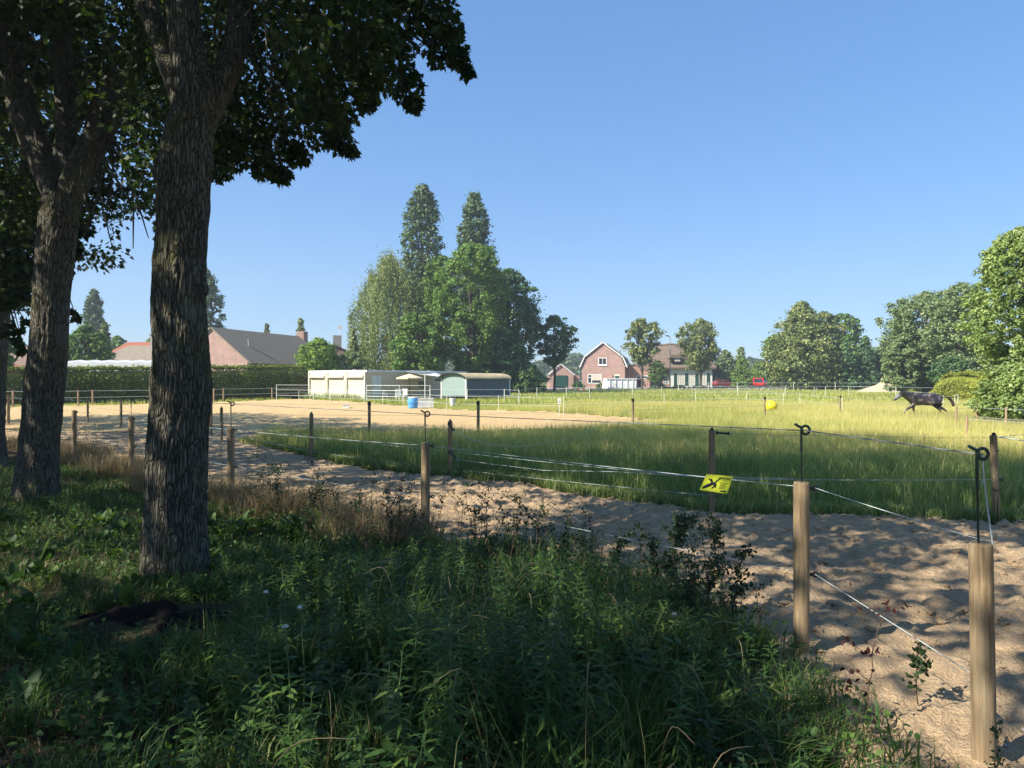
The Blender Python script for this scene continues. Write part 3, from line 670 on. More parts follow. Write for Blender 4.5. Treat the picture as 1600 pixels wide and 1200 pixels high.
# ================================================================ BUILDINGS
def window(root, x0, x1, z0, z1, y, bars=1, rows=1, mat='white', pane='glass', fw=.07, axis='y'):
    """frame lies on a wall at local y (facing -y) or, with axis='x', on local x (facing -x)"""
    def bx(g, a, b, c, d, p, q):
        if axis == 'y': g.box(a, b, y-q, y-p, c, d)
        else: g.box(y-q, y-p, a, b, c, d)
    g = G(); t = .06
    bx(g, x0, x1, z0, z0+fw, 0, t); bx(g, x0, x1, z1-fw, z1, 0, t); bx(g, x0, x0+fw, z0+fw, z1-fw, 0, t); bx(g, x1-fw, x1, z0+fw, z1-fw, 0, t)
    for i in range(1, bars): c = x0+(x1-x0)*i/bars; bx(g, c-fw*.35, c+fw*.35, z0+fw, z1-fw, 0, t*.9)
    for i in range(1, rows): c = z0+(z1-z0)*i/rows; bx(g, x0+fw, x1-fw, c-fw*.3, c+fw*.3, 0, t*.8)
    w = g.build('window', MT[mat], root)
    p = G(); bx(p, x0+fw*.9, x1-fw*.9, z0+fw*.9, z1-fw*.9, 0, .02); p.build('pane', MT[pane], w)
    return w
def building(name, label, x, y, rz=0, cat_='house', zz=None): return thing(name, label, cat_, (x, y, Hs(x, y)-.02 if zz is None else zz), rz)

# --- cream site cabins beside the arena
ux, uy = .61, .79; rz = math.atan2(uy, ux)
cx, cy = -11.65, 58.0
c = building('site_cabin', 'long cream portable cabin block with three closed roller shutters on its short side', cx, cy, rz, 'cabin')
Hc = 2.42
g = G(); g.box(0, 12, 0, 7.4, .12, Hc-.16); g.build('wall', MT['cream_side'], c)
g = G(); g.box(-.06, 12.06, -.06, 7.46, Hc-.16, Hc); g.box(-.03, 12.03, -.03, 7.43, 0, .12); g.build('roof', MT['white'], c)
for k in range(3):
    y0 = k*2.4667; y1 = y0+2.4667
    g = G()
    g.box(-.16, 0, y0+.03, y0+.17, .12, Hc-.16); g.box(-.16, 0, y1-.17, y1-.03, .12, Hc-.16); g.box(-.065, 0, y0+.17, y1-.17, .12, .9); g.box(-.065, 0, y0+.17, y1-.17, Hc-.42, Hc-.16)
    g.build('end_panel', MT['cream'], c)
    g = G(); g.box(-.26, -.07, y0+.2, y1-.2, Hc-.60, Hc-.43)
    for i in range(12): z = .92+i*.082; g.box(-.01 if i % 3 == 0 else -.025, .03, y0+.17, y1-.17, z, z+.074)
    g.build('roller_shutter', MT['cream'], c)
g = G(); g.box(.55, 1.5, -.05, 0, .15, 1.95); d = g.build('door', MT['white'], c); g = G(); g.box(.62, .66, -.10, -.05, 1.0, 1.12); g.build('handle', MT['steel'], d)
g = G()
for i in range(1, 2): g.box(6*i-.05, 6*i+.05, -.03, 0, .12, Hc-.16)
g.build('seam', MT['white'], c)
g = G(); g.box(5.95-.1, 6.6, -.04, -.001, .95, 1.5); g.build('window', MT['glass'], c)
g = G(); g.box(7.9, 9.6, -.05, -.001, 1.55, 1.68); g.build('vent', MT['ink'], c)
for i in range(5): g = G(); g.box(.4+i*2.2, .65+i*2.2, 2, 2.2, Hc, Hc+.07); g.build('roof_vent', MT['steel'], c)

q_ = rng.uniform(0, 7.6, 900); o1 = rng.uniform(.2, 1.3, 900)
wx = cx-uy*q_-ux*o1; wy = cy+ux*q_-uy*o1
blades(wx, wy, rng.uniform(.15, .75, 900), rng.uniform(.015, .04, 900), rng.uniform(.05, .5, 900), MT['g_green'], 'cabin_weeds', seed=77)
# --- teal barrel-roofed shelter
sx, sy = -3.63, 57.0
s = building('field_shelter', 'teal wooden field shelter with shade painted into its long sides under an ochre barrel roof', sx, sy, rz, 'shelter')
W_, L_, E_ = 2.63, 5.6, 1.72
g = G(); g.box(0, .04, .06, W_-.06, .38, E_)
arc = [(math.cos(a), math.sin(a)) for a in np.linspace(0, math.pi, 17)]
v = [(0, W_/2-ca*W_/2*.97, E_+sa*.42) for ca, sa in arc]; v2 = [(.04, q[1], q[2]) for q in v]; n = len(v)
g.add(v+v2, [tuple(range(n)), tuple(range(2*n-1, n-1, -1))]+[((i+1) % n, i, n+i, n+(i+1) % n) for i in range(n)])
g.build('end_wall', MT['teal'], s)
g = G(); g.box(.06, L_-.06, .02, .06, .34, E_); g.build('side_wall', MT['teal_shaded'], s)
g = G(); g.box(.06, L_-.06, W_-.06, W_-.02, .34, E_); g.build('side_wall', MT['teal_shaded'], s)
for x_ in (-.03, L_-.06):
    for y_ in (-.05, W_-.04): g = G(); g.box(x_, x_+.1, y_, y_+.1, 0, E_); g.build('corner_post', MT['white'], s)
g = G(); n = len(arc); V = []
for xx in (-.25, L_+.15):
    for off in (0, .035): V += [(xx, W_/2-ca*(W_/2+.1+off), E_-.02+sa*(.46+off)) for ca, sa in arc]
Q = []
for i in range(n-1): Q += [(i, i+1, 2*n+i+1, 2*n+i), (n+i+1, n+i, 3*n+i, 3*n+i+1), (i+1, i, n+i, n+i+1), (2*n+i, 2*n+i+1, 3*n+i+1, 3*n+i)]
g.add(V, Q); g.build('roof', MT['ochre'], s)
g = G()
for off, xx in ((0, -.26),): 
    pts = [(xx, W_/2-ca*(W_/2+.11), E_-.02+sa*.47) for ca, sa in arc]; g.tube(pts, .05, 6)
g.build('roof_edge', MT['ink'], s)
g = G(); g.box(.8, L_-.1, .3, W_-.3, .0, .3); g.build('floor_frame', MT['ink'], s)

# --- gambrel brick house
def gable_house(): pass
Yh = 128; k = Yh/F
hx = gx(948, Yh)
h = building('gambrel_house', 'two storey pink brick house with a gambrel roof edged in white', hx, Yh, R(-14))
z = lambda py: EYE+(594-py)*k-Hs(hx, Yh)
X = lambda px: (px-948)*k
pr = [(X(909), 0), (X(976), 0), (X(976), z(573)), (X(971), z(559.5)), (X(942), z(537)), (X(915.5), z(558)), (X(909), z(573))]
g = G(); g.prism(pr, 0, 9); g.build('wall', MT['brick'], h)
rl = [(X(906.5), z(574)), (X(914), z(557.5)), (X(942), z(535.5)), (X(972.5), z(559)), (X(979), z(574))]
def roofstrip(g, line, y0, y1, t):
    n = len(line)
    for i in range(n-1):
        a, b = line[i], line[i+1]; dx, dz = b[0]-a[0], b[1]-a[1]; l = math.hypot(dx, dz); nx_, nz_ = -dz/l*t, dx/l*t
        g.prism([a, b, (b[0]+nx_, b[1]+nz_), (a[0]+nx_, a[1]+nz_)][::-1] if False else [a, b, (b[0]+nx_, b[1]+nz_), (a[0]+nx_, a[1]+nz_)], y0, y1)
g = G(); roofstrip(g, rl, -.15, 9.2, .16); rf = g.build('roof', MT['tile'], h)
g = G(); roofstrip(g, rl, -.30, -.152, .20); g.build('barge_board', MT['white'], h)
g = G(); g.tube([(X(966), 3, z(552)), (X(966), 3, z(546))], .12, 8); g.build('flue', MT['steel'], rf)
g = G(); a = (X(973.5), z(561.5)); b = (X(978.2), z(572.2)); g.add([(a[0]+.22, 2.0, a[1]-.3), (a[0]+.22, 3.0, a[1]-.3), (b[0]+.18, 3.0, b[1]+.3), (b[0]+.18, 2.0, b[1]+.3)], [(0, 1, 2, 3)]); g.build('skylight', MT['glass'], rf)
w = window(h, X(935), X(948), z(570), z(558.5), 0, 2, 1, fw=.12); g = G(); g.box(X(934), X(949), -.14, 0, z(571.5), z(570)); g.build('sill', MT['white'], w)
window(h, X(918), X(940), z(599), z(584.5), 0, 1, 1, fw=.12)
g = G(); g.box(X(923.8), X(925), -.05, 0, z(598), z(585.5)); g.box(X(919), X(924), -.05, 0, z(590), z(589)); g.build('mullion', MT['white'], h)
g = G(); g.box(X(925), X(939.3), -.03, -.021, z(594), z(585.5)); g.build('blind', MT['blind'], h)
g = G(); g.box(X(960), X(968), -.05, 0, z(604), z(585)); d = g.build('door', MT['white'], h); g = G(); g.box(X(960.8), X(967.2), -.08, -.05, z(603), z(587)); g.build('door_panel', MT['green_door'], d)
g = G(); g.box(X(956.5), X(957.5), -.2, 0, z(588), z(586)); g.build('wall_lamp', MT['ink'], h)
g = G(); g.box(X(976)+.0, X(976)+.1, -.1, 9, z(572.5), z(571)); g.build('gutter', MT['white'], h)
# lean-to annexe
g = G(); g.prism([(X(976)+.02, 0), (X(1013), 0), (X(1013), z(581)), (X(990), z(570)), (X(976)+.02, z(572))], 2.5, 9); an = g.build('annexe', MT['brick2'], h)
g = G(); roofstrip(g, [(X(976)+.02, z(571.5)), (X(990), z(569.5)), (X(1015), z(582))], 2.3, 9.1, .12); g.build('roof', MT['tile'], an)
for a_, b_ in ((992, 999), (1002, 1010)): window(h, X(a_), X(b_), z(592), z(586.5), 2.5, 1, 1, fw=.12)
g = G(); g.box(X(994), X(1000), 2.45, 2.5, 0, z(594)); g.build('garage_door', MT['ink'], an)

# --- garage
Yg = 122; k = Yg/F; hx = gx(881, Yg); X = lambda px: (px-881)*k; z = lambda py: EYE+(594-py)*k-Hs(hx, Yg)
h = building('brick_garage', 'small pink brick garage with a dark green door left of the gambrel house', hx, Yg, 0, 'garage')
g = G(); g.prism([(X(858), 0), (X(896), 0), (X(896), z(585)), (X(876.5), z(570)), (X(858), z(585))], 0, 6); g.build('wall', MT['brick'], h)
g = G(); roofstrip(g, [(X(857), z(586)), (X(876.5), z(569.6)), (X(897.2), z(586))], -.1, 6.2, .13); g.build('roof', MT['tile'], h)
g = G(); roofstrip(g, [(X(857), z(586)), (X(876.5), z(569.6)), (X(897.2), z(586))], -.22, -.102, .16); g.build('barge_board', MT['white'], h)
g = G(); g.box(X(865.5), X(887.5), -.04, 0, 0, z(586.5)); fr_ = g.build('door_frame', MT['ink'], h)
g = G()
for i in range(4): zz = z(603.5)+i*(z(587)-z(603.5))/4; g.box(X(866.3), X(886.8), -.08, -.04, zz, zz+(z(587)-z(603.5))/4-.05)
g.build('garage_door', MT['green_door'], h)
g = G(); g.box(X(896)+.02, X(907), 1.5, 5.5, 0, z(586)); g.build('link_wall', MT['brick2'], h)

# --- thatched farmhouse
Yf = 134; k = Yf/F; hx = gx(1080, Yf); X = lambda px: (px-1080)*k; z = lambda py: EYE+(594-py)*k-Hs(hx, Yf)
h = building('farmhouse', 'white walled farmhouse with dark green shutters under a steep thatched roof', hx, Yf)
g = G(); g.box(X(1047), X(1113), 0, 9, 0, z(572)); g.build('wall', MT['white'], h)
g = G(); g.box(X(1020), X(1047)-.01, .6, 8.6, 0, z(573)); g.build('wall', MT['brick2'], h)
ns = 40; V = []; Q = []
xs_ = np.linspace(X(1018), X(1118), ns+1)
def ridge(x): return z(537)+.12*math.sin(x*1.7)
for i, xx in enumerate(xs_):
    hip = max(0, min(1, (xx-X(1018))/2.2)); hip2 = max(0, min(1, (X(1118)-xx)/2.2)); hp = .35+.65*min(hip, hip2)**.7
    rz_ = z(574)+(ridge(xx)-z(574))*hp
    for q_ in [(-.7, z(574)-.25), (-.75, z(574)), (1.6, z(556)*1.0), (3.6, z(543)), (4.6, rz_), (5.6, z(543)), (9.7, z(574)), (9.6, z(574)-.25)]:
        V.append((xx, q_[0], min(q_[1], rz_)))
m_ = 8
for i in range(ns):
    for j in range(m_-1): Q.append((i*m_+j, (i+1)*m_+j, (i+1)*m_+j+1, i*m_+j+1))
Q.append(tuple(range(m_))[::-1]); Q.append(tuple(ns*m_+j for j in range(m_)))
g = G(); g.add(V, Q); rf = g.build('thatched_roof', MT['thatch'], h)
g = G(); g.tube([(x_, 4.6, ridge(x_)+.05) for x_ in np.linspace(X(1024), X(1112), 30)], .22, 8); g.build('ridge', MT['thatch'], rf)
g = G(); g.box(X(1048), X(1066), -.45, 2.5, z(566), z(558)); dm = g.build('dormer', MT['ink'], rf)
g = G(); g.box(X(1053), X(1062), -.52, -.45, z(564.6), z(559.5)); g.build('window', MT['blind'], dm)
g = G(); g.prism([(X(1045), z(559)), (X(1068), z(559)), (X(1066), z(554)), (X(1048), z(554))], -.75, 3.5); g.build('dormer_roof', MT['thatch'], dm)
for a_, b_ in ((1058, 1070), (1076, 1086), (1092, 1104)):
    window(h, X(a_), X(b_), z(601), z(584), 0, 3, 3, fw=.13, pane='blind')
for a_, b_ in ((1053, 1058), (1070, 1075.6), (1086.5, 1091.6), (1104.5, 1109)):
    g = G(); g.box(X(a_), X(b_), -.06, 0, z(602), z(583))
    for i in range(10): zz = z(602)+.1+i*(z(583)-z(602)-.15)/10; g.box(X(a_)+.06, X(b_)-.06, -.085, -.06, zz, zz+.1)
    g.build('shutter', MT['green_door'], h)
window(h, X(1038), X(1046), z(600), z(588), .6, 3, 3, fw=.1)
g = G(); g.box(X(1116), X(1122), 2, 9, 0, z(575)); g.build('side_annexe', MT['ink'], h)

# --- brick bungalow on the left and its neighbours
bx0, by0 = -33.2, 80.0; rzb = -math.atan2(.28, .96)
h = building('brick_bungalow', 'large brick bungalow with a wide grey tiled roof behind the hedge', bx0, by0, rzb, 'house', Hs(bx0, by0))
zr = EYE+81*80/F-.1; ze = EYE+31*79/F-.1
g = G(); g.prism([(-4.6, 0), (4.6, 0), (4.6, ze), (0, zr-.05), (-4.6, ze)], 0, 17.5); g.build('wall', MT['brick'], h)
g = G(); roofstrip(g, [(-5.1, ze-.42), (0, zr), (5.1, ze-.42)], -.25, 17.8, .14); rf = g.build('roof', MT['tile'], h)
g = G(); g.tube([(2.6, 3.0, ze+1.4), (2.6, 3.0, ze+2.35)], .13, 8); g.tube([(2.6, 3, ze+2.35), (2.6, 3, ze+2.5)], .2, 8); g.build('vent_pipe', MT['steel'], rf)
g = G(); g.box(-.2, .8, 17.0, 18.0, zr-1.5, zr+.75); g.build('chimney', MT['brick2'], rf)
g = G(); g.box(1.9, 3.2, 9, 9.9, ze+1.0, ze+1.12); g.build('skylight', MT['glass'], rf)
h = building('grey_roofed_house', 'low house with a grey tiled roof seen between the two near trunks', gx(200, 85), 85, R(-4))
g = G(); g.box(-5.2, 6, .05, 8, 0, 2.88); g.build('wall', MT['brick2'], h)
V = [(-6, -.4, 2.9), (7, -.4, 2.9), (7, 8.4, 2.9), (-6, 8.4, 2.9), (-2.4, 4, 5.75), (6.2, 4, 5.75)]
g = G(); g.add(V, [(0, 1, 5, 4), (1, 2, 5), (2, 3, 4, 5), (3, 0, 4), (3, 2, 1, 0)]); rf = g.build('roof', MT['tile'], h)
g = G(); g.tube([(4.3, 1.2, 3.9), (4.3, 1.2, 4.9)], .14, 8); g.build('vent_pipe', MT['ink'], rf)
h = building('red_roofed_house', 'house with an orange red tiled roof and a grey chimney', gx(190, 102), 102, R(-4))
g = G(); g.box(-4, 6, 0, 8, 0, 4); g.build('wall', MT['brick'], h)
g = G(); V = [(-5.2, -.5, 3.4), (6.5, -.5, 3.4), (6.5, 8.5, 3.4), (-5.2, 8.5, 3.4), (-1.6, 4, 7.0), (3.5, 4, 7.0)]
g.add(V, [(0, 1, 5, 4), (1, 2, 5), (2, 3, 4, 5), (3, 0, 4), (3, 2, 1, 0)]); rf = g.build('roof', MT['tile_red'], h)
g = G(); g.box(2.4, 3.8, 3.0, 4.6, 5.5, 8.0); g.box(2.3, 3.9, 2.9, 4.7, 8.0, 8.15); g.tube([(3.1, 3.8, 8.15), (3.1, 3.8, 8.5)], .15, 8); g.build('chimney', MT['stone'], rf)
h = building('brown_roofed_house', 'house with a brown tiled roof above the hedge at the left edge', gx(10, 70), 70, R(-10))
g = G(); g.box(-3, 3, 0, 7, 0, 3); g.build('wall', MT['tile_red'], h)
g = G(); V = [(-5, -.5, 2.6), (3.4, -.5, 2.6), (3.4, 7.5, 2.6), (-5, 7.5, 2.6), (-3, 3.5, 5.0), (1.8, 3.5, 5.0)]
g.add(V, [(0, 1, 5, 4), (1, 2, 5), (2, 3, 4, 5), (3, 0, 4), (3, 2, 1, 0)]); g.build('roof', MT['tile_brown'], h)
h = thing('party_tent', 'long white tarpaulin roofed tent just above the hedge', 'tent', (gx(168, 64), 64, 0))
g = G(); x0_, x1_ = gx(96, 64)-gx(168, 64), gx(242, 64)-gx(168, 64)
n = 12; V = []
for i in range(n+1):
    xx = x0_+(x1_-x0_)*i/n; zt = EYE+(594-(565+(2 if i % 2 else 0)))*64/F
    V += [(xx, 0, zt-.75), (xx, 0, zt), (xx, 3, zt+.25), (xx, 3, zt-.75)]
g.add(V, [(i*4+j, (i+1)*4+j, (i+1)*4+j+1, i*4+j+1) for i in range(n) for j in range(3)]); g.build('canopy', MT['sail'], h)
for i in range(5): g = G(); xx = x0_+.05+(x1_-x0_-.1)*i/4; g.tube([(xx, .05, 0), (xx, .05, 2.5)], .04, 6); g.build('tent_pole', MT['steel'], h)
h = building('distant_house', 'house gable with a mossy chimney and satellite dish rising over the bushes', gx(528, 95), 95, R(15))
g = G(); g.prism([(-5, 0), (4, 0), (4, 3.8), (-.5, 5.9), (-5, 3.8)], 0, 8); g.build('wall', MT['brick2'], h)
g = G(); roofstrip(g, [(-5.3, 3.6), (-.5, 6.1), (4.3, 3.6)], -.2, 8.2, .12); rf = g.build('roof', MT['tile'], h)
g = G(); g.box(-.6, .5, 1, 2, 5.2, 7.4); g.build('chimney', MT['stone'], rf)
g = G(); g.tube([(.3, 1.2, 7.4), (.3, 1.2, 8.4)], .04, 6); V = [(.3+.3*math.cos(a), 1.15, 8.5+.3*math.sin(a)) for a in np.linspace(0, 6.28, 13)[:-1]]
g.add(V+[(.3, 1.3, 8.5)], [(i, (i+1) % 12, 12) for i in range(12)]+[tuple(range(12))]); g.build('satellite_dish', MT['white'], rf)

# --- street lamp
sl = thing('street_lamp', 'tall thin street lamp in front of the thatched farmhouse', 'street lamp', (gx(1047, 122), 122, Hs(30, 122)))
g = G(); zt = EYE+(594-528)*122/F-.2; g.tube([(0, 0, 0), (0, 0, zt*.5), (0, 0, zt)], [.11, .08, .06], 8); g.build('pole', MT['steel'], sl)
g = G(); g.tube([(0, 0, zt), (-.1, 0, zt+.2), (-.45, 0, zt+.32)], .06, 6); g.box(-.75, -.25, -.16, .16, zt+.26, zt+.42); g.build('lamp_head', MT['ink'], sl)

# --- skip container
Ys = 112; sk = thing('skip_container', 'white steel skip container standing before the pink brick house', 'container', (gx(971, Ys), Ys, Hs(18, Ys)))
k = Ys/F; X = lambda px: (px-971)*k; zt = (611-594.5)*k
g = G(); V = [(X(950), 0, .1), (X(994), 0, .1), (X(994), 2.3, .1), (X(947)-.4, 2.3, .1), (X(948), 0, zt), (X(995), 0, zt), (X(995), 2.3, zt), (X(946), 2.3, zt)]
g.add(V, [(0, 1, 5, 4), (1, 2, 6, 5), (2, 3, 7, 6), (3, 0, 4, 7), (3, 2, 1, 0)]); body = g.build('body', MT['white'], sk)
g = G()
for px in (953, 962, 971, 980, 989): g.box(X(px)-.05, X(px)+.05, -.1, -.0, .1, zt-.1)
g.box(X(948), X(995), -.12, 0, zt-.12, zt+.03); g.build('rib', MT['white'], sk)
for px in (955, 990): g = G(); g.tube([(X(px), .1, .1), (X(px), 2.2, .1)], .1, 8); g.build('roller', MT['steel'], sk)
# --- red and white barrier along the road
br = thing('road_barrier', 'low red and white striped plastic barrier lying along the road edge', 'barrier', (gx(915, 105), 105, Hs(10, 105)))
for i in range(12):
    px = 887+i*4.6; xx = gx(px, 105)-gx(915, 105)
    g = G(); w_ = 5.0*105/F-.02; g.prism([(xx, 0), (xx+w_, 0), (xx+w_, .12), (xx+w_*.5, .17), (xx, .12)], -.12, .12); g.build('segment', MT['red'] if i % 2 else MT['white'], br)

# --- cars
def car(label, x, y, rz, paint, Lc=4.0, tall=1.55):
    r_ = thing('car', label, 'car', (x, y, Hs(x, y)), rz)
    wd = .85
    prof = [(-Lc/2, .35), (Lc/2, .35), (Lc/2, .8), (Lc/2-.9, .95), (Lc/2-1.5, tall-.05), (-Lc/2+.5, tall), (-Lc/2+.08, 1.0)]
    g = G(); g.prism(prof, -wd, wd); b_ = g.build('body', MT[paint], r_)
    m = b_.modifiers.new('b', 'BEVEL'); m.width = .07; m.segments = 3
    for s_ in (-1, 1):
        g = G()
        y0, y1 = (wd-.005, wd+.01) if s_ > 0 else (-wd-.01, -wd+.005)
        g.prism([(-Lc/2+.45, .98), (Lc/2-1.1, .98), (Lc/2-1.6, tall-.14), (-Lc/2+.65, tall-.12)], y0, y1)
        g.build('side_window', MT['glass'], r_)
    g = G(); g.add([(-Lc/2+.10, -.68, 1.02), (-Lc/2+.10, .68, 1.02), (-Lc/2+.44, .6, tall-.1), (-Lc/2+.44, -.6, tall-.1)], [(0, 1, 2, 3)])
    g.v = [(a-.05, b, c_) for a, b, c_ in g.v]; g.build('rear_window', MT['glass'], r_)
    for s_ in (-1, 1):
        g = G(); g.box(-Lc/2-.02, -Lc/2+.06, s_*.72-.1, s_*.72+.1, .68, .92); g.build('tail_lamp', MT['red'], r_)
        for fx in (-1, 1):
            g = G(); g.tube([(fx*Lc*.31, s_*.72, .32), (fx*Lc*.31, s_*.9, .32)], .32, 18); w_ = g.build('wheel', MT['rubber'], r_)
            g = G(); g.tube([(fx*Lc*.31, s_*.9, .32), (fx*Lc*.31, s_*.912, .32)], .2, 14); g.build('rim', MT['steel'], w_)
    g = G(); g.box(-Lc/2-.06, -Lc/2+.02, -.8, .8, .36, .55); g.build('bumper', MT['ink'], r_)
    return r_
car('bright red car seen from behind beyond the meadow', gx(1182.5, 122), 122, R(80), 'red', 3.9, 1.75)
car('red car half hidden beside the farmhouse annexe', gx(1131, 133), 133, R(10), 'dark_red', 3.8, 1.45)
car('dark car parked right of the bright red car', gx(1211, 126), 126, R(5), 'dark_car', 3.9, 1.45)

# --- things round the cabins
def wp(px, Y): return gx(px, Y)
u = thing('parasol', 'beige parasol standing before the long side of the cabins', 'parasol', (wp(640, 56), 56, Hs(-8, 56)))
zt = EYE+(594-584)*56/F; ze_ = EYE+(594-590.5)*56/F; rr = 1.05
V = [(0, 0, zt)]+[(rr*math.cos(a), rr*math.sin(a), ze_) for a in np.linspace(0, 2*math.pi, 9)[:-1]]+[(rr*math.cos(a), rr*math.sin(a), ze_-.1) for a in np.linspace(0, 2*math.pi, 9)[:-1]]
g = G(); g.add(V, [(0, 1+i, 1+(i+1) % 8) for i in range(8)]+[(1+i, 9+i, 9+(i+1) % 8, 1+(i+1) % 8) for i in range(8)]); g.build('canopy', MT['canvas'], u)
g = G(); g.tube([(.0, 0, 0), (0, 0, zt)], .03, 8); g.build('pole', MT['ink'], u)
g = G(); g.tube([(0, 0, 0), (0, 0, .1)], [.3, .25], 14); g.build('base', MT['stone'], u)
u = thing('shade_sail', 'white shade sail stretched from the cabin wall over the terrace', 'shade sail', (wp(662, 60), 60, 0))
V = [at(628, 579.5, 62), at(678, 580, 66), at(699, 590, 59), at(664, 586, 58)]
V = [q-np.array(OFF[u.name]) for q in V]
n = 8; VV = []; 
for i in range(n+1):
    for j in range(n+1):
        a, b = i/n, j/n; p = V[0]*(1-a)*(1-b)+V[1]*a*(1-b)+V[2]*a*b+V[3]*(1-a)*b; p = p-np.array([0, 0, .25*math.sin(math.pi*a)*math.sin(math.pi*b)]); VV.append(p)
g = G(); g.add(VV, [(i*(n+1)+j, (i+1)*(n+1)+j, (i+1)*(n+1)+j+1, i*(n+1)+j+1) for i in range(n) for j in range(n)]); o = g.build('cloth', MT['sail'], u, smooth=True)
m = o.modifiers.new('s', 'SOLIDIFY'); m.thickness = .01
for q, nm in ((V[2], 0), (V[3], 1)):
    g = G(); g.tube([(q[0], q[1], 0), (q[0], q[1], q[2]+.1)], .035, 8); g.build('pole', MT['white'] if nm else MT['steel'], u)
def crate(name, label, cat_, px, py, w, d, h_, mat, extra=None, rz_=0.2):
    x_, y_ = P(px, py); r_ = thing(name, label, cat_, (x_, y_, Hs(x_, y_)), rz_); g = G()
    t = .03; g.box(-w/2, w/2, -d/2, d/2, 0, t); g.box(-w/2, w/2, -d/2, -d/2+t, t, h_); g.box(-w/2, w/2, d/2-t, d/2, t, h_); g.box(-w/2, -w/2+t, -d/2+t, d/2-t, t, h_); g.box(w/2-t, w/2, -d/2+t, d/2-t, t, h_)
    g.build('body', MT[mat], r_)
    g = G(); g.box(-w/2-.02, w/2+.02, -d/2-.02, -d/2, h_-.06, h_); g.box(-w/2-.02, w/2+.02, d/2, d/2+.02, h_-.06, h_); g.build('rim', MT[mat], r_)
    return r_
# blue barrel tub
x_, y_ = P(645, 638); r_ = thing('water_barrel', 'light blue plastic barrel at the edge of the sand arena', 'barrel', (x_, y_, Hs(x_, y_)))
g = G(); g.tube([(0, 0, 0), (0, 0, .08), (0, 0, .3), (0, 0, .33), (0, 0, .55), (0, 0, .6)], [.24, .27, .29, .31, .29, .27], 20); g.build('body', MT['blue'], r_, smooth=False)
g = G(); g.tube([(0, 0, .6), (0, 0, .64)], [.28, .27], 20); g.build('lid', MT['white'], r_)
crate('water_trough', 'off white rectangular tub beside the light blue barrel', 'trough', 664, 637, .95, .5, .55, 'white')
crate('white_crate', 'small white crate lying on the far side of the sand arena', 'crate', 541, 638, .35, .3, .25, 'white')
def bucket(label, px, py, h_=.45):
    x_, y_ = P(px, py); r_ = thing('white_bucket', label, 'bucket', (x_, y_, Hs(x_, y_)))
    g = G(); g.tube([(0, 0, 0), (0, 0, h_)], [.14, .19], 16); g.build('body', MT['white'], r_)
    g = G(); g.tube([(.19*math.cos(a), .02, h_-.02+.17*math.sin(a)) for a in np.linspace(0, math.pi, 10)], .008, 5); g.build('handle', MT['steel'], r_)
bucket('white bucket hung low by the meadow fence in front of the teal shelter', 707, 635, .5)
def chair(label, px, Y, rz_, mat='white'):
    r_ = thing('garden_chair', label, 'chair', (gx(px, Y), Y, Hs(gx(px, Y), Y)), rz_)
    g = G(); g.box(-.24, .24, -.24, .24, .40, .44); g.build('seat', MT[mat], r_)
    g = G()
    for i in range(5): g.box(-.22+i*.095, -.16+i*.095, .22, .25, .44, .88)
    g.box(-.24, .24, .215, .255, .86, .92); g.build('backrest', MT[mat], r_)
    for a in (-.2, .2):
        for b in (-.2, .2): g = G(); g.tube([(a, b, .4), (a*1.15, b*1.15, 0)], .02, 6); g.build('leg', MT[mat], r_)
    return r_
chair('left of two white garden chairs under the beige parasol', 623, 55.5, R(20))
chair('right of two white garden chairs under the beige parasol', 630, 55.6, R(-25))
chair('grey folding chair at the cabin door', 605, 57, R(60), 'steel')
# sign board on its stake in the meadow
x_, y_ = P(874, 650); r_ = thing('paddock_sign', 'small white notice board on a pale stake in the meadow', 'sign', (x_, y_, Hs(x_, y_)))
g = G(); g.tube([(0, 0, 0), (0, 0, .78)], .02, 6); g.build('stake', MT['plastic_post'], r_)
g = G(); g.box(-.075, .075, -.035, -.02, .55, .80); b_ = g.build('board', MT['white'], r_)
g = G()
for i in range(4): g.box(-.045, .045, -.040, -.035, .60+i*.035, .612+i*.035)
g.build('print', MT['steel'], b_)
# yellow ball
x_, y_ = at(1205.5, 0, 37)[0], 37.0
g = G(); g.ball((0, 0, .0), (.33, .33, .28), 24, 16); o = g.build('gym_ball', MT['ball'], smooth=True); zb = EYE+(594-630.5)*31/F; o.location = (x_, y_, max(zb, .2))
o.location.z = Hs(x_, y_)+.42
tag(o, 'big yellow horse ball nestled in the tall meadow grass', 'ball'); 
# sand pile and rubble
x_, y_ = gx(1388, 88), 88.0
pl_ = thing('sand_pile', 'pale sand heap at the far meadow edge behind the horse', 'sand pile', (x_, y_, Hs(x_, y_)))
nr_, nt_ = 14, 36; V = []; Q = []
for i in range(nr_+1):
    for j in range(nt_):
        a = j/nt_*2*math.pi; r__ = i/nr_
        x2 = r__*2.9*math.cos(a)*(1+.12*math.sin(3*a)); y2 = r__*1.8*math.sin(a)
        V.append((x2-.9, y2, 1.35*(1-r__**1.3)*(1+.3*math.cos(a))+.06*fbm([[x2*3, y2*3, 1]], 3)[0]-.03))
for i in range(nr_):
    for j in range(nt_): Q.append((i*nt_+j, i*nt_+(j+1) % nt_, (i+1)*nt_+(j+1) % nt_, (i+1)*nt_+j))
g = G(); g.add(V, Q); g.build('heap', MT['sandpile'], pl_, smooth=True)
g = G()
for i in range(300):
    px = random.uniform(1060, 1375); Y = 104+random.gauss(0, 1.2); xx = gx(px, Y); zz = Hs(xx, Y); s_ = random.uniform(.06, .22)
    g.ball((xx, Y, zz+s_*.3+random.uniform(0, .12)), (s_, s_*.8, s_*random.uniform(.4, .8)), 6, 4)
tag(g.build('rubble', MT['stone']), kind='stuff')
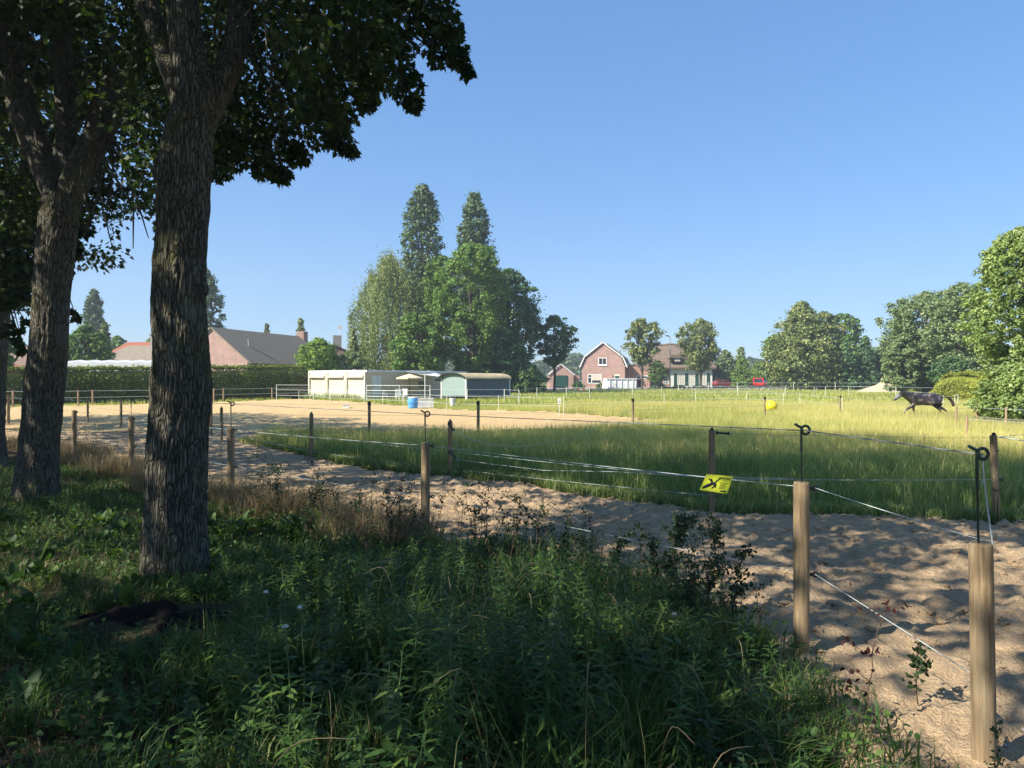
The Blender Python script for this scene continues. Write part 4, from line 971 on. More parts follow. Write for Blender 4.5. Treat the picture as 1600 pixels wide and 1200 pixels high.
# ================================================================ FAR TREES
LM = {}
LM['poplar'] = M_leaf('poplar_leaf', (0.058, 0.109, 0.051), (0.109, 0.181, 0.080), (0.203, 0.275, 0.145), .2, nscale=.5)
LM['birch'] = M_leaf('birch_leaf', (0.144, 0.192, 0.060), (0.249, 0.303, 0.105), (0.340, 0.398, 0.166), .25, nscale=.4)
LM['mid'] = M_leaf('fresh_leaf', (0.080, 0.160, 0.032), (0.145, 0.261, 0.051), (0.246, 0.362, 0.087), .3, nscale=.4)
LM['dark'] = M_leaf('dark_leaf', (0.045, 0.106, 0.045), (0.096, 0.189, 0.071), (0.179, 0.283, 0.101), .2, nscale=.4)
LM['chest'] = M_leaf('chestnut_leaf', (0.052, 0.125, 0.026), (0.122, 0.233, 0.043), (0.227, 0.333, 0.070), .25, nscale=.5)
LM['linden'] = M_leaf('linden_leaf', (0.094, 0.152, 0.043), (0.189, 0.244, 0.078), (0.348, 0.365, 0.139), .25, nscale=.5, p3=.75)
LM['edge'] = M_leaf('edge_tree_leaf', (.18, .26, .08), (.30, .40, .13), (.42, .50, .22), .35, nscale=.6)
LM['willow'] = M_leaf('willow_leaf', (0.125, 0.192, 0.078), (0.217, 0.292, 0.122), (0.316, 0.384, 0.192), .25, nscale=.5)
LM['bright'] = M_leaf('bright_leaf', (0.131, 0.232, 0.043), (0.217, 0.348, 0.058), (0.319, 0.435, 0.102), .3, nscale=.6)
LM['hedge'] = M_leaf('hedge_leaf', (0.09, 0.13, 0.025), (0.16, 0.21, 0.045), (0.30, 0.34, 0.10), .3, nscale=.6)
LM['privet'] = M_leaf('privet_leaf', (.20, .25, .04), (.34, .37, .06), (.46, .46, .12), .3, nscale=.6)
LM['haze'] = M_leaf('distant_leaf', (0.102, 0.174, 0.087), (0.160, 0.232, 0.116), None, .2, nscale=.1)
def env(kind, t):
    if kind == 'round': return np.sqrt(np.clip(1-(2*t-1)**2, 0, 1))**.9
    if kind == 'egg': return np.sqrt(np.clip(1-(2*t**1.25-1)**2, 0, 1))**.85
    if kind == 'dome': return np.clip(1-t**2.6, 0, 1)**.6*(.75+.25*sst(t, 0, .2))
    if kind == 'column': return (sst(t, -.3, .30)*np.clip(1-t**5, 0, 1)**.62)
    if kind == 'cone': return np.clip(1-t, 0, 1)**.75*sst(t, -.15, .12)
    if kind == 'birch': return np.clip(1-t**3, 0, 1)**.6*(.8+.2*sst(t, 0, .3))
    if kind == 'star': return np.clip(1-t, 0, 1)**.6*sst(t, -.2, .25)
def tree(label, px, Y, top, wpx, kind, mat, n=7000, leaf=.3, bot=None, nm='tree', group=None, trunk_r=.22, lift=.12, seed=0, squash=1.0, clumps=None, vis_trunk=True, droop=0., gap=.25, cr=.17, catn='tree', lean=0):
    global rng
    rng = np.random.default_rng(1000+seed)
    x0 = gx(px, Y); z0 = Hs(x0, Y); ztop = at(px, top, Y)[2]; zb = z0+lift*(ztop-z0) if bot is None else at(px, bot, Y)[2]
    rad_ = wpx/2*Y/F; hgt = ztop-zb
    r_ = thing(nm, label, catn, (x0, Y, z0), 0, group)
    nc = int((clumps or int(60+10*hgt))*1.7); n = int(n*1.45); leaf *= .92
    t = rng.uniform(0, 1, nc)**.9; a = rng.uniform(0, 2*math.pi, nc); q = rng.uniform(gap, 1, nc)**.5
    lob = 1+.42*vn(np.stack([np.cos(a)*1.9+seed*3.1, np.sin(a)*1.9, t*4.2], -1))+.12*vn(np.stack([np.cos(a)*5+seed, np.sin(a)*5, t*11], -1)); lob = np.where(kind in ('column',), 1+.12*(lob-1), lob)
    e = env(kind, t)*rad_*lob*q
    crr = rad_*cr*(1.1-.3*t)*rng.uniform(.45, 1.35, nc)
    e = np.maximum(0, e-crr*.4)
    C = np.stack([x0+np.cos(a)*e+lean*t*hgt, Y+np.sin(a)*e*squash, zb+t*(hgt-crr)], -1)
    per = max(8, n//nc); m = nc*per
    d = rdir(m)*(rng.uniform(0, 1, (m, 1))**.5)*rng.uniform(.7, 1.45, (m, 1)); sc_ = np.repeat(rng.uniform(.7, 1.4, (nc, 3)), per, 0); d = d*sc_; rr = np.repeat(crr, per)[:, None]
    d = d*rr; d[:, 2] *= (.75 if droop == 0 else 1+droop*2.5)
    if droop: d[:, 2] -= rng.uniform(0, droop, m)*rr[:, 0]*3
    pos = np.repeat(C, per, 0)+d
    out = unit(d/rr+1e-6)*.7+rdir(m)*.6+np.array([0, 0, .45])
    xd = np.cross(out, rdir(m))+(np.array([0, 0, -1.0])*(droop*2) if droop else 0)
    V, Q = scatter(TRI[0], TRI[1], pos, frames(xd, unit(out)), rng.uniform(.6, 1.3, m)*leaf)
    V[:, 2] = np.maximum(V[:, 2], z0+.02)
    W = []
    th_ = z0+(hgt*.72+(zb-z0)); W.append(tube_arr(spline([(x0, Y, z0-.1), (x0+rad_*.03, Y, z0+(th_-z0)*.35), (x0-rad_*.03, Y, z0+(th_-z0)*.7), (x0+lean*hgt*.7, Y, th_)], 14), np.linspace(trunk_r*1.25, trunk_r*.25, 14)**1.0, 8))
    for k_ in rng.choice(nc, min(nc, 16), replace=False):
        c_ = C[k_]; zs = z0+max(.25*(th_-z0), min((c_[2]-z0)*.55, th_-z0)); s_ = np.array([x0, Y, zs])
        W.append(tube_arr(spline([s_, (s_+c_)/2+np.array([0, 0, hgt*.03]), c_], 8), np.linspace(trunk_r*.42, trunk_r*.06, 8), 5))
    Vt, Qt = cat(W); arr('trunk', Vt, Qt, MT['bark_far'], r_, smooth=True)
    arr('crown', V, Q, LM[mat], r_)
    return r_
tree('tall Lombardy poplar, taller and left of the pair above the cabins', 660, 96, 284, 74, 'column', 'poplar', 15000, .34, bot=560, nm='poplar_tree', group='Lombardy poplars', trunk_r=.45, seed=1, clumps=420, cr=.24, gap=.1)
tree('tall Lombardy poplar, right and slightly shorter of the pair above the cabins', 741, 94, 297, 62, 'column', 'poplar', 12000, .34, bot=540, nm='poplar_tree', group='Lombardy poplars', trunk_r=.4, seed=2, clumps=360, cr=.26, gap=.1)
tree('weeping birch with olive brown hanging foliage left of the poplars', 610, 86, 400, 130, 'birch', 'birch', 46000, .18, bot=592, nm='birch_tree', trunk_r=.25, seed=3, clumps=420, droop=.9, cr=.11)
tree('tall fresh green tree with a visible grey trunk in front of the right poplar', 737, 82, 378, 122, 'egg', 'mid', 24000, .26, bot=585, trunk_r=.38, seed=4, clumps=330, cr=.15)
tree('green side crown between the two poplars', 690, 84, 398, 66, 'egg', 'mid', 9000, .26, bot=570, trunk_r=.25, seed=5, clumps=150, cr=.2)
tree('dense chestnut tree with dark green lobes above the cabins', 655, 79, 486, 88, 'round', 'chest', 11000, .28, bot=596, trunk_r=.22, seed=6, clumps=150, cr=.19)
tree('large dark tree forming the right shoulder of the tall group', 796, 88, 418, 96, 'egg', 'dark', 17000, .32, bot=600, trunk_r=.35, seed=7, clumps=220, cr=.2)
tree('dark lower tree filling the shade under the tall group', 775, 84, 500, 110, 'dome', 'dark', 14000, .3, bot=606, trunk_r=.25, seed=8, clumps=200, cr=.17)
tree('small dark twin stemmed tree at the right end of the tall group', 866, 90, 491, 62, 'egg', 'dark', 6500, .27, bot=568, trunk_r=.15, seed=9, clumps=90, cr=.22)
tree('dark shrub mass right of the teal shelter', 828, 82, 568, 62, 'dome', 'dark', 5500, .25, bot=610, nm='shrub', catn='shrub', trunk_r=.08, seed=10)
tree('yellow green young conifer at the left edge of the birch', 552, 80, 512, 26, 'cone', 'linden', 3500, .22, bot=590, nm='conifer_tree', trunk_r=.1, seed=11, clumps=90, cr=.3)
tree('broad fresh green bush between the bungalow roof and the birch', 498, 70, 526, 86, 'dome', 'bright', 11000, .2, bot=600, nm='bush', catn='bush', trunk_r=.1, seed=12, clumps=170)
tree('grey green willow bush left of the birch foot', 548, 72, 545, 66, 'dome', 'willow', 6500, .2, bot=600, nm='bush', catn='bush', trunk_r=.1, seed=13, clumps=110)
tree('small poplar pair top standing left of the red roof', 147, 125, 450, 33, 'column', 'poplar', 6500, .4, bot=575, nm='poplar_tree', group='Lombardy poplars', trunk_r=.3, seed=14, clumps=170, cr=.3)
tree('Lombardy poplar partly hidden by the thickest near trunk', 322, 105, 418, 56, 'column', 'poplar', 8000, .36, bot=575, nm='poplar_tree', group='Lombardy poplars', trunk_r=.3, seed=15, clumps=180, cr=.24)
tree('rounded dark green garden tree left of the grey roofed house', 134, 76, 506, 84, 'dome', 'chest', 9000, .26, bot=590, trunk_r=.2, seed=16, clumps=130)
tree('yellowish small tree beside the rounded garden tree', 164, 82, 502, 34, 'cone', 'linden', 3500, .26, bot=590, trunk_r=.12, seed=17, cr=.3)
tree('low tree tuft behind the red roof', 184, 120, 524, 30, 'round', 'mid', 1500, .4, bot=570, trunk_r=.12, seed=18)
tree('low tree tuft right of the grey chimney', 237, 120, 527, 24, 'round', 'mid', 1200, .4, bot=570, trunk_r=.12, seed=19)
tree('leafy tree at the far left edge before the brown roof', 6, 58, 520, 40, 'round', 'chest', 3500, .2, bot=582, trunk_r=.12, seed=20)
tree('conifer tip rising behind the middle of the bungalow roof', 417, 120, 505, 20, 'cone', 'linden', 1800, .34, bot=570, nm='conifer_tree', trunk_r=.12, seed=21, cr=.32)
tree('conifer tip rising beside the bungalow chimney', 470, 118, 496, 26, 'cone', 'linden', 2600, .34, bot=575, nm='conifer_tree', trunk_r=.12, seed=22, cr=.32)
# around the far houses
tree('slim street tree in leaf between the brick house and the farmhouse', 1003, 118, 495, 54, 'egg', 'linden', 6500, .34, bot=570, trunk_r=.16, seed=23, clumps=80, cr=.24, group='lindens before the farmhouse')
tree('spreading street tree in front of the thatched roof', 1094, 118, 497, 70, 'egg', 'linden', 7000, .34, bot=577, trunk_r=.2, seed=24, clumps=85, cr=.23, group='lindens before the farmhouse')
tree('ball shaped garden tree before the farmhouse corner', 1027, 117, 563, 32, 'round', 'chest', 3200, .22, bot=598, trunk_r=.1, seed=25, cr=.2)
tree('low round clipped bush beside the garage door', 903, 119, 595, 24, 'dome', 'dark', 1800, .2, bot=609, nm='bush', catn='bush', trunk_r=.05, seed=26)
tree('small pale bush under the brick house window', 938, 120, 598, 16, 'dome', 'willow', 900, .2, bot=608, nm='bush', catn='bush', trunk_r=.05, seed=27)
for i, (px, w_) in enumerate([(1030, 40), (1062, 30), (1092, 40)]):
    tree(['low clipped hedge section before the farmhouse corner', 'low clipped hedge section under the first shutters', 'low clipped hedge section under the last shutters'][i], px, 120, 601, w_, 'dome', 'dark', 1800, .2, bot=609, nm='low_hedge', catn='hedge', trunk_r=.04, seed=28+i, squash=.2)
tree('grey green tree right of the farmhouse', 1133, 140, 546, 46, 'dome', 'willow', 4200, .4, bot=608, trunk_r=.2, seed=31)
tree('taller pale tree tip between the farmhouse and the garden shrubs', 1158, 150, 540, 34, 'cone', 'willow', 2600, .4, bot=600, trunk_r=.15, seed=32, cr=.3)
tree('bright green round bush left of the bright red car', 1160, 132, 558, 34, 'dome', 'bright', 3800, .28, bot=607, nm='bush', catn='bush', trunk_r=.1, seed=33)
tree('bright green bush above the bright red car', 1186, 136, 564, 36, 'dome', 'bright', 3600, .28, bot=606, nm='bush', catn='bush', trunk_r=.1, seed=34)
tree('dark hedge bush behind the parked cars', 1206, 134, 580, 50, 'dome', 'chest', 3600, .28, bot=607, nm='bush', catn='bush', trunk_r=.08, seed=35)
tree('large linden with yellow tinted top in the middle of the right hand trees', 1252, 106, 468, 150, 'star', 'linden', 19000, .36, bot=606, trunk_r=.3, seed=36, clumps=200, cr=.18)
tree('right half crown leaning against the large linden', 1288, 108, 486, 66, 'egg', 'linden', 9000, .36, bot=600, trunk_r=.25, seed=37, clumps=120, cr=.2)
tree('fresh green tree at the left flank of the large linden', 1210, 110, 522, 40, 'egg', 'mid', 4500, .34, bot=606, trunk_r=.2, seed=38)
tree('darker green tree top showing behind the large linden', 1316, 124, 489, 62, 'egg', 'chest', 6500, .42, bot=600, trunk_r=.25, seed=39)
for i, (px, w_, tp) in enumerate([(1322, 46, 532), (1352, 44, 524), (1376, 40, 540), (1290, 50, 548), (1338, 60, 556)]):
    tree(['dark spruce just right of the large linden', 'tallest of the dark spruces behind the far fence', 'dark spruce touching the grey willow', 'low dark evergreen under the large linden', 'low dark evergreen between the spruces'][i], px, 103+i*1.3, tp, w_, 'cone' if i < 3 else 'dome', 'dark', 5500, .32, bot=608, nm='spruce_tree', trunk_r=.15, seed=40+i, cr=.25)
tree('tawny conifer top between the dark spruces and the willow', 1412, 92, 472, 74, 'cone', 'linden', 7500, .32, bot=600, nm='conifer_tree', trunk_r=.2, seed=46, clumps=140, cr=.24)
tree('big grey green willow behind the horse', 1448, 74, 452, 134, 'egg', 'willow', 24000, .24, bot=608, nm='willow_tree', trunk_r=.3, seed=47, clumps=280, cr=.17)
tree('rounded lower willow left of the big grey green one', 1410, 72, 520, 62, 'dome', 'willow', 9000, .22, bot=608, nm='willow_tree', trunk_r=.2, seed=48, clumps=120)
tree('willow crown reaching up to the tree at the right edge', 1500, 66, 440, 96, 'egg', 'willow', 13000, .22, bot=600, nm='willow_tree', trunk_r=.25, seed=49, clumps=180, cr=.18)
tree('dark shrub between the willow and the yellow green hedge', 1486, 62, 555, 60, 'dome', 'dark', 5000, .2, bot=600, nm='shrub', catn='shrub', trunk_r=.08, seed=50)
tree('leafy tree cut by the right picture edge, closest on the meadow', 1604, 28, 352, 150, 'egg', 'edge', 52000, .11, bot=640, trunk_r=.2, seed=51, clumps=620, cr=.12)
tree('bushy lower growth at the foot of the right edge tree', 1596, 27, 560, 130, 'dome', 'edge', 22000, .12, bot=652, nm='shrub', catn='shrub', trunk_r=.08, seed=52, clumps=220, cr=.17)
# distant wood line
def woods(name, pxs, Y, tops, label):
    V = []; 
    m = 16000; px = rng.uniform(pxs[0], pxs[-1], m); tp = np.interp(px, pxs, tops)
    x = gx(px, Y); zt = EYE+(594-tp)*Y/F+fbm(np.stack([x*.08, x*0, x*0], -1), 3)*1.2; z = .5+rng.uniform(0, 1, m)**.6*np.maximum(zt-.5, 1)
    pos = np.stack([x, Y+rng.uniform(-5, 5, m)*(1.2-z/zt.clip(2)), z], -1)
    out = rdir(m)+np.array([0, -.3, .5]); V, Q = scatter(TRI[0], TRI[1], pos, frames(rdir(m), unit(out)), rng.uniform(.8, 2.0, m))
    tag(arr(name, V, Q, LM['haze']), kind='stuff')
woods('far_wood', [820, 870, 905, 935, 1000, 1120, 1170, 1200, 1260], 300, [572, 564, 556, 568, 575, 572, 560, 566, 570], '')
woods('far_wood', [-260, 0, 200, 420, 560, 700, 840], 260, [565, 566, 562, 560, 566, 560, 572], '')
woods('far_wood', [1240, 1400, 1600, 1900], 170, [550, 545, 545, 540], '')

# clipped hedges: leaf covered boxes
def hedge(label, A, B, hA, hB, depth, mat, per_m2, leaf, seed=0, round_=0):
    global rng
    rng = np.random.default_rng(seed+500)
    A = np.array(A, float); B = np.array(B, float); L_ = np.linalg.norm(B-A); u = (B-A)/L_; nv = np.array([-u[1], u[0]])
    r_ = thing('clipped_hedge', label, 'hedge', (*A, Hs(*A)))
    g = G(); n = 40; V = []
    for i in range(n+1):
        t = i/n; c = A+(B-A)*t; h_ = hA+(hB-hA)*t; e = 1-round_*abs(2*t-1)**3
        for d_, z_ in ((.18, 0), (.22, h_*e-.2), (depth-.2, h_*e-.2), (depth-.18, 0)):
            q = c+nv*d_; V.append((q[0]-A[0], q[1]-A[1], z_))
    Q = [(i*4+j, (i+1)*4+j, (i+1)*4+j+1, i*4+j+1) for i in range(n) for j in range(3)]+[(0, 1, 2, 3), (n*4+3, n*4+2, n*4+1, n*4)]
    g.add(V, Q); g.build('stems', LM['hedge'] if mat != 'privet' else LM['privet'], r_)
    hm = (hA+hB)/2; m1 = int(per_m2*L_*hm); m2 = int(per_m2*L_*depth)
    t = rng.uniform(0, 1, m1); c = A+(B-A)*t[:, None]; h_ = hA+(hB-hA)*t; e = 1-round_*np.abs(2*t-1)**3
    zz = rng.uniform(0, 1, m1)*h_*e; tp_ = np.clip((zz-(h_*e-.75))/.75, 0, 1); d_ = tp_**2*.75+ rng.normal(.08, .09, m1)+.10*fbm(np.stack([t*L_*.9, zz*1.1, t*0], -1), 3)
    d_ += np.clip(.5-zz, 0, 1)*.3
    p1 = np.stack([c[:, 0]+nv[0]*d_, c[:, 1]+nv[1]*d_, zz], -1); n1 = rdir(m1)*.8+np.array([-nv[0], -nv[1], .35])+tp_[:, None]*np.array([0, 0, 1.2])
    t = rng.uniform(0, 1, m2); c = A+(B-A)*t[:, None]; h_ = hA+(hB-hA)*t; e = 1-round_*np.abs(2*t-1)**3; d_ = rng.uniform(.35, depth, m2)
    zz = h_*e+.07*fbm(np.stack([t*L_*1.2, d_*1.2, t*0], -1), 3)+np.abs(rng.normal(0, .10, m2))
    p2 = np.stack([c[:, 0]+nv[0]*d_, c[:, 1]+nv[1]*d_, zz], -1); n2 = rdir(m2)*.8+np.array([0, 0, .8])
    pos = np.concatenate([p1, p2]); pos[:, 2] += Hs(*A); nr = unit(np.concatenate([n1, n2])); m = m1+m2
    V, Q = scatter(TRI[0], TRI[1], pos, frames(rdir(m), nr), rng.uniform(.6, 1.3, m)*leaf); arr('foliage', V, Q, LM[mat], r_)
P0 = np.array([gx(-60, 43.5), 43.5]); P1_ = np.array([gx(484, 63.5), 63.5])
hedge('long tall clipped hedge with a sunlit top behind the sand arena', P0, P1_, 2.15, 2.72, 1.6, 'hedge', 330, .13, 1)
hedge('yellow green privet hedge on the right behind the horse', (gx(1452, 56), 56), (gx(1538, 50), 50), 2.0, 2.0, 1.8, 'privet', 420, .12, 2, .5)
# ================================================================ FENCES
def H3(x, y, h): return np.array([x, y, Hs(x, y)+h])
def rope(parent, pts, r=.003, mat='rope', sag=.0, name='rope'):
    pp = []
    for a, b in zip(pts[:-1], pts[1:]):
        a = np.array(a); b = np.array(b); m = 12
        for i in range(m): t = i/m; pp.append(a*(1-t)+b*t-np.array([0, 0, sag*4*t*(1-t)]))
    pp.append(np.array(pts[-1])); V, Q = tube_arr(pp, r, 5); return arr(name, V, Q, MT[mat], parent, smooth=True)
def post(parent, x, y, h, r=.045, mat='post', n=18, tilt=(0, 0), cap=True, seed=0, label=None):
    k = 12; z0 = Hs(x, y)-.12; zs = np.concatenate([np.linspace(0, h+.12-.012, k), [h+.12]])
    pts = [(x+tilt[0]*z_, y+tilt[1]*z_, z0+z_) for z_ in zs]; rr = np.full(k+1, r); rr[-1] = r*.9
    V, Q = tube_arr(pts, rr, n)
    if n > 10:
        ax = np.repeat(np.array(pts), n, 0); d = V-ax; th = np.tile(np.arange(n)*2*math.pi/n, k+1)
        V = ax+d*(1+.045*vn(np.stack([np.cos(th)*2.5+seed, np.sin(th)*2.5, V[:, 2]*1.2], -1)))[:, None]
    V = V-np.array(OFF[parent.name]); b = len(V); g = G(); g.add(V, Q); g.f.append(tuple(range(k*n, (k+1)*n))); g.f.append(tuple(range(n))[::-1])
    o = g.build('post', MT[mat], parent)
    for p in o.data.polygons: p.use_smooth = len(p.vertices) == 4 and n > 10
    if label: o['label'] = label
    return o
def insul(parent, po, p, d=(1, 0, 0), s=1.0):
    """ring insulator screwed into a post, p = post surface point"""
    d = unit(np.array(d, float)); o = np.array(OFF[parent.name]); p = np.array(p)-o; g = G()
    c = p+d*.032*s; g.tube([p-d*.01, c-d*.008], .007*s, 6)
    e = np.cross(d, (0, 0, 1)); ring = [c+.013*s*(math.cos(a)*d+math.sin(a)*np.array([0, 0, 1])) for a in np.linspace(0, 2*math.pi, 13)]
    g.tube(ring, .006*s, 6); g.ball(p+d*.008, .012*s, 8, 5)
    i_ = g.build('insulator', MT['black'], po); return np.array(p)+o+d*.032*s
def pigtail(parent, po, x, y, z0, h, lean=(0, 0), s=1.0):
    o = np.array(OFF[parent.name]); g = G(); top = np.array([x+lean[0], y+lean[1], z0+h]); base = np.array([x, y, z0-.02])
    rod = [base+(top-base)*t for t in np.linspace(0, 1, 6)]; rr = .024*s
    c = top+np.array([rr, 0, rr*.35]); loop = [c+rr*np.array([math.cos(a), .25*(a-math.pi)/6, math.sin(a)]) for a in np.linspace(math.pi, -1.28*math.pi+.3, 26)]
    end = loop[-1]; tail = [end+np.array([-.02, .0, .008])*s, end+np.array([-.045, 0, .022])*s]
    g.tube([q-o for q in rod], .0048, 8); g.tube([rod[-2]*.0+base+(top-base)*.62-o, top-o], .0075*s, 8)
    g.tube([q-o for q in [top]+loop+tail], .0078*s, 8); g.build('pigtail_rod', MT['rod'], po)
    return c+np.array([0, 0, -.004])
# ---- outer fence beside the verge
of = thing('electric_fence', 'near electric fence of round wooden posts with pigtail rods beside the verge', 'fence', (*P(664, 848), 0))
def pz(px, py, Y): return at(px, py, Y)[2]
outer = []   # (px, Y, ytop, pigtail ytop or None)
spec = [(1541, 3.05, 848, 712, .046), (1253, 4.25, 753, 674, .046), (664.5, 7.25, 691, 648, .045), (361, 9.45, 668, 632, .045), (205, 12.1, 651, 626, .045), (115.5, 14.5, 641, None, .045), (62, 17.5, 632, None, .045), (13, 26.5, 616, None, .05)]
tops = []; mids = []; lows = []
for i, (px, Y, yt, yp, r_) in enumerate(spec):
    x = gx(px, Y); ht = pz(px, yt, Y)-Hs(x, Y)
    lb = ['stout wooden post nearest the viewer at the right', None][min(i, 1)]
    po = post(of, x, Y, ht, r_, 'post', 22, ((-.02 if i == 0 else .004*(i % 3-1)), 0), seed=i, label=lb)
    xt = x+(-.02*ht if i == 0 else 0)
    if yp:
        e = pigtail(of, po, xt-(.012 if i == 0 else 0), Y, Hs(x, Y)+ht, pz(px, yp, Y)-Hs(x, Y)-ht, (-.008 if i == 0 else -.003, 0), 1.0 if i else .95)
    else: e = H3(x, Y, ht+.2)
    tops.append(e)
    dmid = (1, 0, 0)
    if i == 0: mids.append(None); lows.append(None); continue
    mids.append(insul(of, po, (xt+r_, Y-.01, Hs(x, Y)+ht-.035), dmid, 1.0))
    zl = {0: None, 1: 897, 2: 776, 3: 729}.get(i)
    zl_ = pz(px, zl, Y) if zl else Hs(x, Y)+ht-.50
    lows.append(insul(of, po, (x+r_, Y-.01, zl_), dmid, 1.0))
rope(of, tops, .0034, 'rope_dark', .0, 'top_rope'); rope(of, mids[1:], .0023, 'rope', .012, 'middle_rope')
rope(of, [mids[1], at(1556, 850, 3.05)], .0023, 'rope', .006, 'middle_rope'); rope(of, lows[1:], .0017, 'rope', .02, 'lower_rope')
rope(of, [lows[1], at(1530, 1060, 3.05)], .0020, 'rope', .0, 'lower_rope')
a = tops[0]; rope(of, [a, a+np.array([.008, 0, -.10]), a+np.array([.022, 0, -.22]), at(1551, 850, 3.0)], .0034, 'rope', 0, 'rope_end')
rope(of, [a+np.array([.01, 0, -.09]), a+np.array([-.004, 0, -.13])], .002, 'rope', 0, 'rope_end')
# ---- inner fence between track and meadow
inf = thing('electric_fence', 'electric fence of slimmer posts along the far side of the sandy track', 'fence', (*P(704, 742), 0))
spec = [(1553, 8.3, 680, 749, None, (-.045, 0)), (1112.5, 8.75, 672, 748, 775, (0, 0)), (703.5, 12.2, 658, 706, 733, (0, 0)), (486.5, 14.8, 646, 682, 706, (0, 0)), (346, 19.5, 637, 662, 675, (0, 0)), (189, 24.6, 626, 642, 652, (0, 0)), (137, 28, 624, 636, 645, (0, 0)), (97, 31, 623, 633, 641, (0, 0))]
im = []; il = []; ip = []
for i, (px, Y, yt, ym, yl, tl) in enumerate(spec):
    x = gx(px, Y); ht = pz(px, yt, Y)-Hs(x, Y)
    if tl[0]: x = x+.045
    po = post(inf, x, Y, ht, .038, 'post', 16, tl, seed=20+i, label='leaning split post wound with black wire at the right' if i == 0 else None); ip.append((x, Y, ht, po))
    xt = x+tl[0]*ht
    im.append(insul(inf, po, (xt+.036 if i else xt+.045, Y-.012, pz(px, ym, Y)), (1, 0, 0), .9 if i else 1.3))
    if yl: il.append(insul(inf, po, (xt+.036, Y-.012, pz(px, yl, Y)), (1, 0, 0), .9))
    g = G(); o_ = np.array(OFF[inf.name])
    g.ball(np.array([xt, Y, Hs(x, Y)+ht+.012])-o_, (.022, .022, .02), 8, 6); g.build('insulator', MT['black'], po)
    if i == 0:
        g = G()
        for zz in (ht-.17, ht-.62, ht-.62): g.tube([np.array([x+tl[0]*zz+.041*math.cos(a_), Y+.041*math.sin(a_), Hs(x, Y)+zz+.01*math.sin(a_)])-o_ for a_ in np.linspace(0, 6.3, 18)], .004, 5)
        g.build('binding_wire', MT['black'], po)
rope(inf, im, .0026, 'rope', .01, 'middle_rope'); rope(inf, il, .0024, 'rope', .012, 'lower_rope')
rope(inf, [at(1560, 683, 8.3), at(1700, 702, 7.6)], .006, 'rope', .0, 'gate_rope')
rope(inf, [at(1560, 683, 8.3), at(1700, 668, 12)], .003, 'rope', .0, 'gate_rope')
# gate handles
def handle(p, q, label):
    p = np.array(p); q = np.array(q); hd = thing('gate_handle', label, 'gate handle', tuple(p), 0, 'black spring gate handles'); o = p; d = unit(q-p); L_ = np.linalg.norm(q-p)
    g = G(); g.tube([d*.02, d*(L_-.02)], .013, 10); g.tube([d*.0, d*.014], .024, 12); g.tube([d*(L_-.016), d*L_], .022, 12); g.build('grip', MT['black'], hd)
    g = G(); g.tube([-d*.04, d*0], .004, 6); g.tube([d*L_, d*(L_+.07)], .005, 6); g.build('hook', MT['steel'], hd); return q+d*.07
e1 = handle(at(1119, 676, 8.7), at(1139, 677.5, 8.7), 'black gate handle hooked to the middle post top, pointing right')
rope(inf, [e1, at(1340, 680, 8.6), at(1552, 684, 8.3)], .0018, 'rope_dark', .01, 'gate_rope')
e2 = handle(at(701, 662, 12.1), at(709, 672, 12.0), 'upper black gate handle hanging from the post left of the grass')
rope(inf, [e2, at(740, 688, 12.6), at(775, 696, 13.2), at(810, 697.5, 14), at(845, 694, 15.2), at(880, 687, 16.6), at(912, 676, 18.5), at(988, 640, 23.5)], .0042, 'rope', 0, 'gate_rope')
e3 = handle(at(702, 706, 12.1), at(711, 714, 12.0), 'lower black gate handle hanging from the post left of the grass')
rope(inf, [e3, at(760, 724, 11.8), at(850, 735, 10.8), at(960, 737, 9.8), at(1108, 746, 8.75)], .003, 'rope', 0, 'gate_rope')
rope(inf, [at(716, 677, 12.0), at(711, 690, 12), at(717, 704, 12), at(713, 716, 12.0), at(717, 722, 12), at(712, 731, 12)], .0022, 'rope', 0, 'loose_rope')
rope(inf, [at(1118, 745, 8.7), at(1145, 746, 8.7), at(1240, 747.5, 8.6)], .003, 'rope', 0, 'middle_rope')
# ---- arena side fence across the wedge
def pfence(label, pts, hts, mat='post_far', r=.04, rmat='rope', rr=.004, ends=None, nm='electric_fence', caps=False, nn=10):
    x0, y0 = pts[0]; f = thing(nm, label, 'fence', (x0, y0, 0)); tp = pts
    for i, (x, y, h_) in enumerate([(p[0], p[1], hts[0]) if len(p) < 3 else p for p in pts]):
        po = post(f, x, y, h_, r, mat, nn, ((i*37 % 5-2)*.004, 0))
        if caps:
            g = G(); o_ = np.array(OFF[f.name]); g.tube([np.array([x, y, Hs(x, y)+h_-.10])-o_, np.array([x, y, Hs(x, y)+h_+.01])-o_], r*1.2, 10); g.build('cap', MT['black'], po)
    for h_ in hts[1:]: rope(f, [H3(p[0], p[1], h_) for p in (pts if ends is None else pts+[ends])], rr, rmat, .01)
    return f
def pp_(px, Y): return (gx(px, Y), Y)
pfence('fence of dark capped posts between tall grass and the arena corner', [pp_(330, 21), pp_(577, 20.3), pp_(747, 21), pp_(989, 24.5), pp_(1195, 31), pp_(1313, 36)], [1.0, .93, .62], 'post', .042, 'rope_dark', .003, caps=True, nn=12)
pfence('post and rope fence along the foot of the long hedge', [pp_(-40, 42), pp_(20, 43), pp_(75, 44), pp_(122, 45), pp_(144.5, 46), pp_(234, 48.5), pp_(334, 53), pp_(349, 54.5), pp_(425, 58.5)], [.98, .93, .52], 'post_far', .05, 'rope', .012, ends=pp_(482, 61))
